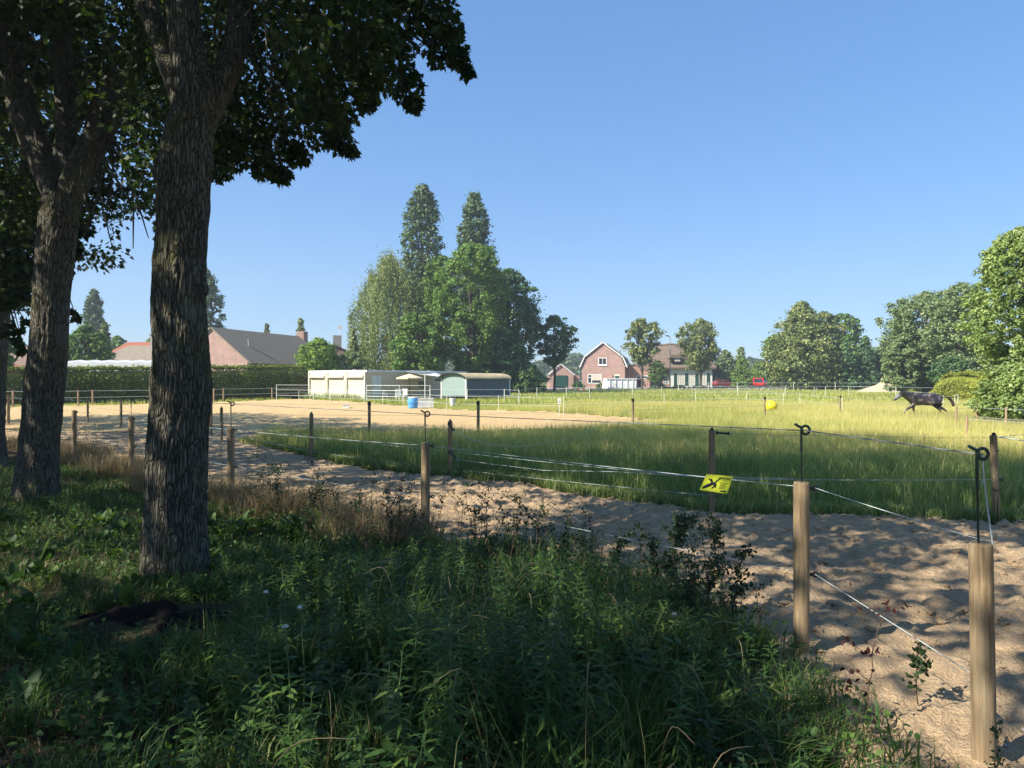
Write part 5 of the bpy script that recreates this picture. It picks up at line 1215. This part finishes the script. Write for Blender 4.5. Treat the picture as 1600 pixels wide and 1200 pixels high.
pfence('pale stake fence along the back edge of the sand arena', [pp_(467, 52), pp_(484, 55), pp_(516, 48), pp_(569, 46), pp_(598, 44), pp_(630, 42), pp_(672, 40), pp_(698, 37), pp_(779, 35.5), pp_(881, 34), pp_(1038, 44), pp_(1087, 47)], [.85, .80, .42], 'plastic_post', .016, 'rope', .007, nn=6)
pfence('pale stake fence running right to the horse across the meadow', [pp_(1087, 49), pp_(1167, 48), pp_(1224, 46), pp_(1250, 46), pp_(1316, 38), pp_(1424, 40), pp_(1474, 41), pp_(1492, 42), pp_(1497, 43)], [.85, .80, .42], 'plastic_post', .02, 'rope', .007, nn=6)
pfence('far white tape fence before the teal shelter and the road', [pp_(672, 53), pp_(730, 52), pp_(788, 52.5), pp_(811, 49), pp_(839, 62), pp_(885, 66), pp_(921, 64), pp_(988, 66), pp_(1034, 68), pp_(1081, 70), pp_(1153, 68), pp_(1227, 64), pp_(1272, 66), pp_(1290, 68), pp_(1326, 70), pp_(1400, 66), pp_(1490, 60)], [.95, .92, .5], 'plastic_post', .03, 'rope', .009, nn=6)
pfence('farthest thin fence along the rubble edge of the meadow', [pp_(1060, 100), pp_(1107, 100), pp_(1152, 100), pp_(1240, 98), pp_(1305, 98), pp_(1380, 96)], [1.1, 1.05, .6], 'plastic_post', .04, 'rope', .012, nn=6)
pfence('brown post fence in the meadow corner under the right edge tree', [pp_(1494.5, 25), pp_(1526, 27), pp_(1572, 24.5), pp_(1640, 23)], [.80, .74, .40], 'post_far', .035, 'rope', .006)
pfence('nearer single post rope line at the right side of the meadow', [pp_(1511.5, 18.5), pp_(1680, 16)], [.70, .64, .28], 'post_far', .03, 'rope', .004)
# white pipe pen by the cabins
pen = thing('pipe_pen', 'white metal pipe rail pen in front of the cabins', 'pen', (gx(432, 56), 56, 0))
o_ = np.array(OFF[pen.name])
for seg in ([(432, 56), (490, 54)], [(573, 52.5), (624, 51.5), (672, 51)]):
    pts = [pp_(*q) for q in seg]
    for h_ in (1.22, .85, .42):
        g = G(); g.tube([H3(*q, h_)-o_ for q in pts], .015, 6); g.build('rail', MT['steel'], pen)
    for q in pts: g = G(); g.tube([H3(*q, 0)-o_, H3(*q, 1.24)-o_], .02, 6); g.build('upright', MT['white'], pen)

# ---- yellow warning sign hung on the middle rope
Ys_ = 4.62
TL, TR, BR, BL = at(1104, 741, Ys_), at(1145.5, 744.5, Ys_-.03), at(1136, 772, Ys_-.11), at(1093, 765.5, Ys_-.08)
sg = thing('warning_sign', 'yellow electric fence warning plate hanging tilted from the near fence rope', 'sign', tuple(TL))
ex = unit(TR-TL); ey0 = BL-TL; wS = np.linalg.norm(TR-TL); hS = np.linalg.norm(ey0); nrm = unit(np.cross(ex, -ey0)); 
nrm = nrm if nrm[1] < 0 else -nrm
def SP(u, v, d=0.0): return ((TR-TL)*u*(1-v)+(BR-BL)*u*v+(BL-TL)*v)+nrm*d
def plate(g, poly, d0, d1):
    n = len(poly); V = [SP(*p, d1) for p in poly]+[SP(*p, d0) for p in poly]
    g.add(V, [tuple(range(n)), tuple(range(2*n-1, n-1, -1))]+[((i+1) % n, i, n+i, n+(i+1) % n) for i in range(n)])
g = G(); plate(g, [(0, 0), (1, 0), (1, 1), (0, 1)], -.0015, .0015); g.build('plate', MT['yellow'], sg)
g = G()
plate(g, [(.07, .93), (.05, .80), (.17, .62), (.28, .50), (.40, .46), (.42, .56), (.30, .74), (.17, .86)], .0016, .0024)       # hand
plate(g, [(.34, .56), (.56, .14), (.60, .16), (.47, .44), (.40, .60)], .0018, .0026)
plate(g, [(.14, .22), (.22, .30), (.26, .24), (.40, .52), (.50, .50), (.53, .80), (.42, .62), (.34, .64), (.24, .38), (.18, .36)], .002, .0028)
plate(g, [(.44, .62), (.52, .66), (.40, .84), (.37, .80)], .0019, .0027)
for k_ in range(6): v0 = .42+k_*.065; plate(g, [(.63, v0), (.90-.03*(k_ % 3), v0), (.90-.03*(k_ % 3), v0+.022), (.63, v0+.022)], .0016, .002)
plate(g, [(.72, .86), (.92, .86), (.92, .93), (.72, .93)], .0016, .002)
plate(g, [(.70, .29), (.84, .29), (.84, .32), (.70, .32)], .0016, .002)
g.build('symbol', MT['ink'], sg)
tc = bpy.data.curves.new('t', 'FONT'); tc.body = 'WARNING'; tc.size = 1.0; tc.extrude = 0; tc.offset = .02; to = bpy.data.objects.new('t', tc); col.objects.link(to)
bpy.context.view_layer.update(); me = bpy.data.meshes.new_from_object(to.evaluated_get(bpy.context.evaluated_depsgraph_get())); bpy.data.objects.remove(to)
co = np.array([v.co[:] for v in me.vertices]); mx = co[:, 0].max(); my = co[:, 1].max()
for v in me.vertices:
    q = SP(.50+.44*v.co.x/mx, .24-.13*v.co.y/my, .0022); v.co = Vector(q)
me.name = 'lettering'; link('lettering', me, MT['ink'], sg)
for u_ in (.06, .94):
    g = G(); g.tube([SP(u_, .05, .002), SP(u_, -.04, .004), SP(u_, -.02, -.01)], .0022, 5); g.build('tie', MT['rope_dark'], sg)

# ================================================================ HORSE
def skin(name, nodes, edges, mat, parent=None, sub=2, root=0):
    me = bpy.data.meshes.new(name); me.from_pydata([n[:3] for n in nodes], edges, []); o = bpy.data.objects.new(name, me); col.objects.link(o)
    o.modifiers.new('s', 'SKIN'); m = o.modifiers.new('u', 'SUBSURF'); m.levels = m.render_levels = sub
    for i, n in enumerate(nodes):
        me.skin_vertices[0].data[i].radius = (n[3], n[4] if len(n) > 4 else n[3]); me.skin_vertices[0].data[i].use_root = i == root
    bpy.context.view_layer.update(); e = bpy.data.meshes.new_from_object(o.evaluated_get(bpy.context.evaluated_depsgraph_get()))
    bpy.data.objects.remove(o); e.materials.clear()
    for p in e.polygons: p.use_smooth = True
    e.name = name; return link(name, e, mat, parent)
m, nt, bs, out = newmat('horse_coat'); v = coords(nt)
c1 = ramp(nt, [(.38, (.012, .011, .012)), (.52, (.045, .030, .030)), (.62, (.17, .135, .13))], noise(nt, v, 4.2, 4, .6, .4))
nt.links.new(c1, bs.inputs['Base Color']); bs.inputs['Roughness'].default_value = .36; bs.inputs['Specular IOR Level'].default_value = .9
MT['horse'] = m; MT['mane'] = M_plain('horse_hair', (.014, .012, .012), .6, .3, 20, .3); MT['mask'] = M_plain('fly_mask', (.17, .18, .19), .7, .15, 20, .2)
MT['tail'] = M_plain('tail_hair', (.05, .035, .03), .7, .4, 20, .3, stretch=(1, 1, .2))
hx_, hy_ = gx(1446, 34.0), 34.0
hr = thing('horse', 'dark dappled horse in a grey fly mask walking left through tall grass', 'horse', (hx_, hy_, Hs(hx_, hy_)-.03))
hr.scale = (1.05, 1.0, .97)
# local: x forward = -x (faces left), z up
N = [(.18, 0, .98, .27, .29),   # 0 barrel rear
     (-.18, 0, .95, .29, .31),  # 1 barrel
     (-.50, 0, .99, .27, .31),  # 2 chest
     (-.66, 0, 1.09, .20, .27), # 3 neck base
     (-.84, 0, 1.16, .13, .21), # 4
     (-1.00, 0, 1.20, .10, .16), # 5
     (-1.10, 0, 1.20, .09, .11), # 6 poll
     (-1.22, 0, 1.09, .075, .105), # 7 cheek
     (-1.34, 0, .97, .055, .07), # 8 nose
     (-1.42, 0, .90, .048, .052), # 9 muzzle
     (.48, 0, 1.02, .27, .29),   # 10 croup
     (.70, 0, 1.01, .17, .20),   # 11 rump end
     (.78, 0, 1.02, .05),       # 12 dock
     # front left leg (reaching forward)
     (-.56, -.13, .72, .10, .12), (-.78, -.14, .56, .065), (-.96, -.14, .44, .045), (-1.08, -.14, .26, .033), (-1.13, -.14, .19, .05),
     (-.50, .13, .72, .10, .12), (-.46, .14, .48, .06), (-.42, .14, .34, .045), (-.36, .14, .13, .033), (-.40, .14, .04, .05),
     (.50, -.14, .74, .14, .17), (.46, -.15, .56, .08, .10), (.62, -.15, .38, .05, .06), (.56, -.15, .15, .035), (.52, -.15, .04, .05),
     (.56, .14, .74, .14, .17), (.70, .15, .58, .08, .10), (.95, .15, .46, .05, .06), (1.10, .15, .28, .035), (1.14, .15, .18, .05)]
E = [(0, 1), (1, 2), (2, 3), (3, 4), (4, 5), (5, 6), (6, 7), (7, 8), (8, 9), (0, 10), (10, 11), (11, 12),
     (2, 13), (13, 14), (14, 15), (15, 16), (16, 17), (2, 18), (18, 19), (19, 20), (20, 21), (21, 22),
     (10, 23), (23, 24), (24, 25), (25, 26), (26, 27), (10, 28), (28, 29), (29, 30), (30, 31), (31, 32)]
bd = skin('body', N, E, MT['horse'], hr, 2, 0)
for s_ in (-1, 1):
    g = G(); g.add([(-1.05, s_*.03, 1.27), (-1.11, s_*.07, 1.27), (-1.12, s_*.03, 1.25), (-1.085, s_*.055, 1.42), (-1.07, s_*.05, 1.30)], [(0, 1, 3), (1, 2, 3), (2, 4, 3), (4, 0, 3), (0, 4, 2, 1)]); g.build('ear', MT['horse'], hr)
    g = G(); g.ball((-1.22, s_*.078, 1.13), (.022, .012, .018), 8, 6); g.build('eye', MT['ink'], hr)
g = G(); g.tube(spline([(-1.165, 0, 1.165), (-1.22, 0, 1.10), (-1.28, 0, 1.035), (-1.33, 0, .985)], 8), [.112, .112, .098, .09, .086, .08, .074, .068], 14); g.build('fly_mask', MT['mask'], hr, smooth=True)
# mane: many hanging locks
V = []; g = G()
crest = spline([(-1.08, 0, 1.31), (-1.0, 0, 1.31), (-.84, 0, 1.28), (-.66, 0, 1.26), (-.5, 0, 1.22)], 34)
for i, c_ in enumerate(crest):
    l = random.uniform(.12, .22); g.tube([c_, c_+np.array([.02, -.06, -.01]), c_+np.array([.05, -.115, -l])], [.022, .02, .004], 5)
g.build('mane', MT['mane'], hr, smooth=True)
g = G()
for i in range(26):
    a_ = random.uniform(-.04, .04); b_ = random.uniform(-.05, .05); L_ = random.uniform(.8, 1.1)
    a_ *= 1.8; b_ *= 1.6
    g.tube(spline([(.78, a_*.5, 1.05), (.95, a_, 1.07), (1.10, a_+b_*.3, .98), (1.22+b_*.5, a_+b_*.4, .80), (1.26+b_, a_+b_, .62+.2*(1-L_))], 12), np.concatenate([np.linspace(.018, .032, 8), np.linspace(.03, .004, 4)]), 5)
g.build('tail', MT['tail'], hr, smooth=True)

# ================================================================ VERGE PLANTS
rng = np.random.default_rng(77); random.seed(77)
MT['weed'] = M_leaf('weed_leaf', (.040, .100, .024), (.075, .155, .036), (.14, .22, .05), .35, nscale=1.2, p3=.95)
MT['tip'] = M_leaf('young_tip_leaf', (.10, .18, .03), (.17, .27, .04), None, .4, nscale=1.2)
MT['dock'] = M_leaf('broad_leaf', (.03, .075, .025), (.06, .12, .035), (.11, .18, .04), .35, nscale=1.2)
MT['haw'] = M_leaf('hawthorn_leaf', (.02, .045, .02), (.04, .075, .03), None, .25, nscale=1.2)
MT['nettle'] = M_leaf('nettle_leaf', (.028, .070, .022), (.055, .115, .032), (.08, .14, .04), .3, nscale=1.2)
MT['stem'] = M_plain('green_stem', (.09, .13, .05), .7, .3, 8, 0)
MT['twig'] = M_plain('brown_twig', (.10, .065, .045), .85, .3, 8, 0)
MT['fluff'] = M_plain('white_fluff', (.75, .76, .78), .9, .05, 8, 0)
MT['red_leaf'] = M_leaf('dark_red_leaf', (.035, .012, .012), (.07, .022, .02), None, .25)
def goldenrod(x, y, h_, leafs=56, ll=.085, lean=None):
    z = Hs(x, y)-.02; a = random.uniform(0, 6.28); ln = random.uniform(0, .16) if lean is None else lean
    k = 9; t = np.linspace(0, 1, k); st = np.stack([x+ln*h_*t**2*math.cos(a), y+ln*h_*t**2*math.sin(a), z+h_*t], -1)
    S = tube_arr(st, np.linspace(.0035, .0015, k), 4)
    tt = np.linspace(.12, 1, leafs)**.9; pos = np.stack([np.interp(tt, t, st[:, i]) for i in range(3)], -1); az = np.arange(leafs)*2.39996+random.uniform(0, 6)
    el = np.interp(tt, [0, .6, .9, 1], [-.5, -.05, .5, 1.1])+rng.normal(0, .18, leafs)
    d = np.stack([np.cos(az)*np.cos(el), np.sin(az)*np.cos(el), np.sin(el)], -1); up = np.stack([-np.cos(az)*np.sin(el), -np.sin(az)*np.sin(el), np.cos(el)], -1)+.25*rdir(leafs)
    s = ll*np.interp(tt, [0, .2, .75, 1], [.6, 1, .95, .35])*rng.uniform(.75, 1.2, leafs)
    Lf = scatter(LANCE[0], LANCE[1], pos, frames(d, up), np.stack([s, s*.85, s*1.0], -1))
    return S, Lf, tt
def weed_h(x, y):
    """heights that fall towards the right and towards the fence"""
    b = np.interp(y, [1.4, 2.4, 3.6, 4.8, 6.2], [.54, .62, .62, .50, .32])
    b *= np.interp(x/np.maximum(y, 1), [-.55, -.35, -.2, .12, .26, .36, .5], [.40, .62, .95, .95, .62, .42, .3])
    return b
Ss = []; Ls = []; Ts = []; n_ = 0
while n_ < 440:
    y = math.sqrt(random.uniform(1.35**2, 6.6**2)); px = random.uniform(60, 1330); x = gx(px, y)
    if not inpoly(np.array([x]), np.array([y]), VX)[0] or not clear(np.array([x]), np.array([y]))[0] or x > 1.35: continue
    if px < 330 and random.random() < .75: continue
    if fbm([[x*1.4, y*1.4, 5]], 2)[0] < -.35 and random.random() < .8: continue
    h_ = float(weed_h(x, y))*random.uniform(.72, 1.12)*(1+.28*float(fbm([[x*1.7, y*1.7, 2]], 2)[0])); S, Lf, tt = goldenrod(x, y, h_, int(26+42*h_/.6), random.uniform(.07, .10)*(1.0 if px > 300 else .8))
    Ss.append(S)
    if random.random() < .10:
        k = len(LANCE[1]); nl = len(Lf[1])//k; cut = int(nl*.78)*k; vc = int(nl*.78)*len(LANCE[0]); Ls.append((Lf[0][:vc], Lf[1][:cut])); Ts.append((Lf[0][vc:], Lf[1][cut:]-vc))
    else: Ls.append(Lf)
    n_ += 1
V, Q = cat(Ss); tag(arr('weed_stems', V, Q, MT['stem']), kind='stuff')
V, Q = cat(Ls); tag(arr('weed_thicket', V, Q, MT['weed']), kind='stuff')
V, Q = cat(Ts); tag(arr('weed_tips', V, Q, MT['tip']), kind='stuff')
# nettles: opposite pairs of toothed leaves, and tall soft grass between the stems
Ns = []; Nl = []; n_ = 0
while n_ < 190:
    y = math.sqrt(random.uniform(1.5**2, 6.4**2)); px = random.uniform(-20, 1260); x = gx(px, y)
    if not inpoly(np.array([x]), np.array([y]), VX)[0] or not clear(np.array([x]), np.array([y]))[0] or x > 1.2: continue
    if fbm([[x*1.1+20, y*1.1, 5]], 2)[0] < -.1: continue
    n_ += 1; h_ = float(weed_h(x, y))*random.uniform(.55, 1.0); z = Hs(x, y)-.02; a = random.uniform(0, 6.28); k = 7; t = np.linspace(0, 1, k); ln = random.uniform(0, .25)
    st = np.stack([x+ln*h_*t**2*math.cos(a), y+ln*h_*t**2*math.sin(a), z+h_*t], -1); Ns.append(tube_arr(st, np.linspace(.003, .0015, k), 4))
    m_ = int(6+14*h_)*2; tt = np.repeat(np.linspace(.2, 1, m_//2), 2); pos = np.stack([np.interp(tt, t, st[:, i]) for i in range(3)], -1)
    az = np.arange(m_)*math.pi+np.repeat(np.arange(m_//2)*math.pi/2, 2)+rng.normal(0, .2, m_); el = rng.normal(-.1, .25, m_)
    d = np.stack([np.cos(az)*np.cos(el), np.sin(az)*np.cos(el), np.sin(el)], -1); up = np.stack([-np.cos(az)*np.sin(el), -np.sin(az)*np.sin(el), np.cos(el)], -1)+.2*rdir(m_)
    s = random.uniform(.055, .085)*np.interp(tt, [0, .6, 1], [1, 1, .4])*rng.uniform(.8, 1.2, m_); Nl.append(scatter(OVAL[0], OVAL[1], pos, frames(d, up), np.stack([s, s*.9, s], -1)))
V, Q = cat(Ns); tag(arr('nettle_stems', V, Q, MT['stem']), kind='stuff')
V, Q = cat(Nl); tag(arr('nettles', V, Q, MT['nettle']), kind='stuff')
tx = []; ty = []
for _ in range(95):
    y = math.sqrt(random.uniform(1.6**2, 6.4**2)); px = random.uniform(-20, 1330); m_ = 150; s_ = random.uniform(.05, .13)
    tx.append(gx(px, y)+rng.normal(0, s_, m_)); ty.append(y+rng.normal(0, s_, m_))
x = np.concatenate(tx); y = np.concatenate(ty); k = inpoly(x, y, VX) & clear(x, y) & (x < 1.5); x, y = x[k], y[k]
blades(x, y, weed_h(x, y)*rng.uniform(.5, 1.15, len(x)), rng.uniform(.004, .008, len(x)), rng.uniform(.2, .9, len(x)), MT['g_verge'], 'tall_verge_grass', -.02, seed=91)
# broad low leaves
Ls = []
for _ in range(300):
    y = math.sqrt(random.uniform(1.5**2, 8.5**2)); px = random.uniform(-30, 1330); x = gx(px, y)
    if not inpoly(np.array([x]), np.array([y]), VX)[0] or not clear(np.array([x]), np.array([y]))[0] or x > 1.6: continue
    m_ = random.randint(6, 12); az = rng.uniform(0, 6.28, m_); el = rng.uniform(.3, 1.2, m_); d = np.stack([np.cos(az)*np.cos(el), np.sin(az)*np.cos(el), np.sin(el)], -1)
    up = np.stack([-np.cos(az)*np.sin(el), -np.sin(az)*np.sin(el), np.cos(el)], -1); s = random.uniform(.07, .20)*rng.uniform(.7, 1.2, m_)
    pos = np.tile([x, y, Hs(x, y)+.01], (m_, 1))+rng.normal(0, .02, (m_, 3)); Ls.append(scatter(OVAL[0], OVAL[1], pos, frames(d, up), np.stack([s, s*.75, s], -1)))
V, Q = cat(Ls); tag(arr('broad_leaved_weeds', V, Q, MT['dock']), kind='stuff')
# fine ground herbs: tiny oval leaves everywhere
n = 60000; x, y = fr(n, 1.2, 11, half=.85, marg=.5); k = inpoly(x, y, VX) & clear(x, y) & (x < 1.7); x, y = x[k], y[k]; n = len(x)
q = np.stack([x, y, x*0], -1); k = fbm(q*1.5+8, 3) > -.25; x, y = x[k], y[k]; n = len(x)
z = H(x, y)+rng.uniform(.0, .20, n)*(.6+.5*weed_h(x, y))
V, Q = scatter(OVAL[0], OVAL[1], np.stack([x, y, z], -1), frames(rdir(n)*np.array([1, 1, .5]), unit(rdir(n)*.7+np.array([0, 0, .9]))), rng.uniform(.015, .045, n)); tag(arr('ground_herbs', V, Q, MT['weed']), kind='stuff')

# hawthorn saplings and dead twigs
def sprig(name, label, cat_, x, y, h_, lean, nl, mat_l, mat_s='twig', group=None, leaf=.028, side=8, r0=.004):
    r_ = thing(name, label, cat_, (x, y, Hs(x, y)), 0, group); z = Hs(x, y)-.02; S = []; Pn = []
    k = 12; t = np.linspace(0, 1, k); a = random.uniform(0, 6.28); w = np.cumsum(rng.normal(0, .012, (k, 2)), 0)*h_
    st = np.stack([x+lean*h_*t**1.6+w[:, 0], y+w[:, 1], z+h_*t], -1); S.append(tube_arr(st, np.linspace(r0, .0012, k), 5)); Pn.append(st[3:])
    for _ in range(side):
        i = random.randint(3, k-2); b = random.uniform(0, 6.28); L_ = h_*random.uniform(.08, .26)
        br_ = np.array([st[i]+np.array([math.cos(b)*L_*u, math.sin(b)*L_*u, L_*u*random.uniform(.3, .9)]) for u in np.linspace(0, 1, 5)]); S.append(tube_arr(br_, np.linspace(.002, .0008, 5), 4)); Pn.append(br_)
    V, Q = cat(S); arr('stem', V, Q, MT[mat_s], r_)
    if nl:
        Pn = np.concatenate(Pn); idx = rng.integers(0, len(Pn), nl); pos = Pn[idx]+rng.normal(0, .014, (nl, 3))
        V, Q = scatter(OVAL[0], OVAL[1], pos, frames(rdir(nl), unit(rdir(nl)+np.array([0, 0, .6]))), rng.uniform(.6, 1.2, nl)*leaf); arr('foliage', V, Q, MT[mat_l], r_)
    return r_
haws = [(1046, 5.4, 800, .02, 520, 'tallest leafy hawthorn sapling left of the yellow sign post'), (1105, 4.9, 815, .06, 300, 'thin hawthorn sapling beneath the yellow sign'), (1030, 5.0, 830, -.05, 200, 'thin hawthorn sapling leaning left of the tallest one'), (1140, 4.6, 850, .12, 260, 'arching hawthorn sapling right of the yellow sign'), (885, 5.8, 805, .04, 150, 'sparse hawthorn sapling on the sand edge left of centre'), (962, 5.4, 822, .10, 170, 'hawthorn sapling with a bent top on the sand edge'), (845, 6.0, 782, .02, 120, 'tall spindly hawthorn sapling right of the middle post'), (925, 5.6, 836, -.16, 170, 'hawthorn sapling arching left over the sand'), (500, 7.9, 745, .03, 110, 'leafy sapling right of the fourth post'), (478, 7.5, 760, .06, 130, 'leafy sapling close to the fourth post'), (432, 8.4, 722, .02, 120, 'tall leafy sapling among the dry grass'), (560, 7.2, 770, .05, 100, 'leafy sapling left of the middle post'), (610, 7.0, 768, -.03, 70, 'bare topped sapling beside the middle post'), (740, 6.7, 790, .05, 90, 'thin sapling just right of the middle post'), (800, 6.2, 800, .0, 80, 'thin sapling between the middle post and the sign')]
for px, Y, yt, ln, nl, lb in haws:
    x = gx(px, Y); sprig('hawthorn_sapling', lb, 'sapling', x, Y, max(.3, pz(px, yt, Y)), ln, int(nl*1.9), 'haw', group='saplings along the verge', side=14, r0=.006)
TWL = ['bare brown twig nearest the right side of the second trunk', 'tallest bare brown twig between the two near trunks', 'short bare brown twig in the gap between the two near trunks', 'bare brown twig left of the thickest trunk, nearest to it but one', 'bare brown twig brushing the left side of the thickest trunk', 'bare brown twig touching the second trunk', 'bare brown twig half behind the thickest trunk', 'bare brown twig just right of the thickest trunk', 'bare brown twig right of the fourth fence post', 'bare brown twig rising from behind the second trunk', 'bare brown twig beside the fifth fence post', 'bare brown twig in the dry grass beyond the fourth post', 'bare brown twig amid the leafy saplings', 'bare brown twig close to the fourth fence post', 'bare brown twig at the right edge of the thickest trunk', 'bare brown twig left of the pair in the dry grass', 'rightmost bare brown twig in the long dry grass']
for i, (px, Y, yt) in enumerate([(150, 13.5, 655), (165, 13, 648), (180, 13.4, 660), (228, 11.8, 662), (245, 11.6, 652), (138, 14, 660), (262, 11, 670), (345, 9.2, 688), (395, 9, 690), (120, 14.5, 664), (215, 12.4, 656), (412, 8.8, 700), (455, 8.2, 705), (380, 8.6, 712), (330, 9.8, 690), (520, 7.7, 738), (545, 7.5, 748)]):
    x = gx(px, Y); sprig('dead_twig', TWL[i], 'twig', x, Y, max(.3, pz(px, yt, Y)), random.uniform(-.08, .08), 14, 'haw', group='bare brown twigs along the verge', side=10, r0=.005)
x = gx(1370, 3.9); sprig('wild_rose', 'lone rose sapling with dark red tip leaves on the sand between two posts', 'sapling', gx(1350, 3.35), 3.35, .62, .18, 60, 'red_leaf', leaf=.03, side=7)
sprig('bramble_shoot', 'small green shoot at the foot of the nearest right post', 'sapling', gx(1556, 2.75), 2.75, .30, .12, 80, 'haw', leaf=.022, side=7)
sprig('low_shoot', 'low leafy shoot on bare sand left of the nearest post', 'sapling', gx(1435, 3.6), 3.6, .32, -.05, 90, 'haw', leaf=.035, side=7)
Ws = []; Wl = []
for _ in range(60):
    px = random.uniform(400, 1190); e_ = np.interp(px, [400, 664, 900, 1180], [8.3, 6.9, 5.6, 4.4]); Y = e_-random.uniform(.0, .5); x = gx(px, Y)
    h_ = random.uniform(.45, .95)*(1.0 if px < 900 else .85); k = 10; t = np.linspace(0, 1, k); w = np.cumsum(rng.normal(0, .014, (k, 2)), 0)*h_; ln = random.uniform(-.15, .15)
    st = np.stack([x+ln*h_*t**1.5+w[:, 0], Y+w[:, 1], h_*t-.02], -1); Ws.append(tube_arr(st, np.linspace(.0035, .0012, k), 4)); Pn = [st[4:]]
    for _ in range(6):
        i = random.randint(3, k-2); b = random.uniform(0, 6.28); L_ = h_*random.uniform(.06, .2)
        br_ = np.array([st[i]+np.array([math.cos(b)*L_*u, math.sin(b)*L_*u, L_*u*.7]) for u in np.linspace(0, 1, 4)]); Ws.append(tube_arr(br_, np.linspace(.0018, .0008, 4), 4)); Pn.append(br_)
    Pn = np.concatenate(Pn); m_ = random.randint(30, 110); pos = Pn[rng.integers(0, len(Pn), m_)]+rng.normal(0, .012, (m_, 3))
    Wl.append(scatter(OVAL[0], OVAL[1], pos, frames(rdir(m_), unit(rdir(m_)+np.array([0, 0, .6]))), rng.uniform(.6, 1.2, m_)*.024))
V, Q = cat(Ws); tag(arr('wiry_stems', V, Q, MT['twig']), kind='stuff')
V, Q = cat(Wl); tag(arr('wiry_stem_leaves', V, Q, MT['haw']), kind='stuff')
# thistles gone to seed
for px, Y, yt, lb in [(1054, 3.4, 962, 'thistle with a large white seed tuft at the right of the weeds'), (415, 3.2, 928, 'thistle with a round white seed head left of centre'), (468, 3.1, 952, 'thistle with ragged white fluff left of centre'), (445, 3.0, 982, 'short thistle with a small white seed head')]:
    x = gx(px, Y); h_ = pz(px, yt, Y); r_ = thing('thistle', lb, 'thistle', (x, Y, Hs(x, Y))); 
    S = [tube_arr(spline([(x, Y, -.02), (x+.02, Y, h_*.5), (x, Y, h_)], 8), np.linspace(.004, .002, 8), 5)]; V, Q = cat(S); arr('stem', V, Q, MT['stem'], r_)
    n = 46; c = np.array([x, Y, h_+.005]); d = rdir(n); d[:, 2] = np.abs(d[:, 2]); V, Q = scatter(RHOMB[0], RHOMB[1], c+d*.007, frames(d, rdir(n)), np.stack([np.full(n, .018), np.full(n, .004), np.full(n, .004)], -1)); arr('seed_head', V, Q, MT['fluff'], r_)
    n = 14; t = rng.uniform(.1, .85, n); az = rng.uniform(0, 6.28, n); pos = np.stack([x+0*t, Y+0*t, t*h_], -1); d = np.stack([np.cos(az), np.sin(az), .3+0*az], -1)
    s = rng.uniform(.05, .11, n); V, Q = scatter(LANCE[0], LANCE[1], pos, frames(d, d*0+np.array([0, 0, 1.])), np.stack([s, s*1.3, s], -1)); arr('leaves', V, Q, MT['weed'], r_)
# drooping seed grasses
g_ = []
for _ in range(70):
    y = math.sqrt(random.uniform(1.9**2, 6**2)); px = random.uniform(380, 1250); x = gx(px, y)
    if not inpoly(np.array([x]), np.array([y]), VX)[0] or x > 1.3: continue
    h_ = float(weed_h(x, y))*random.uniform(.8, 1.15); a = random.uniform(0, 6.28); L_ = random.uniform(.10, .3)
    st = spline([(x, y, 0), (x+.1*L_*math.cos(a), y+.1*L_*math.sin(a), h_*.6), (x+.5*L_*math.cos(a), y+.5*L_*math.sin(a), h_), (x+1.2*L_*math.cos(a), y+1.2*L_*math.sin(a), h_*.93)], 14)
    g_.append(tube_arr(st, np.concatenate([np.full(8, .0007), np.array([.0015, .0022, .0016, .0022, .0015, .0006])]), 4))
V, Q = cat(g_); tag(arr('seed_grass', V, Q, MT['g_dry']), kind='stuff')
# crumbled clods on the trampled track
g = G()
for _ in range(1500):
    y = math.sqrt(random.uniform(2.6**2, 9.5**2)); px = random.uniform(500, 1680); x = gx(px, y)
    if not inpoly(np.array([x]), np.array([y]), sand_poly)[0]: continue
    s_ = random.choice([.008, .012, .018, .028])*random.uniform(.7, 1.3); b0 = len(g.v)
    g.ball((x, y, churn(np.array([x]), np.array([y]))[0]+s_*.15), (s_*random.uniform(.8, 1.5), s_*random.uniform(.8, 1.2), s_*.55), 7, 5)
    for i_ in range(b0, len(g.v)):
        v_ = g.v[i_]; k_ = .35*s_; g.v[i_] = (v_[0]+random.uniform(-k_, k_), v_[1]+random.uniform(-k_, k_), v_[2]+random.uniform(-k_, k_)*.6)
tag(g.build('sand_clods', MT['sand']), kind='stuff')
# small pale stones and clods on the track
g = G()
for _ in range(170):
    y = math.sqrt(random.uniform(2.6**2, 9**2)); px = random.uniform(300, 1640); x = gx(px, y)
    if not inpoly(np.array([x]), np.array([y]), sand_poly)[0]: continue
    s_ = random.uniform(.004, .013); g.ball((x, y, churn(np.array([x]), np.array([y]))[0]+s_*.4), (s_*random.uniform(.8, 1.4), s_, s_*.7), 6, 4)
tag(g.build('pebbles', MT['stone']), kind='stuff')
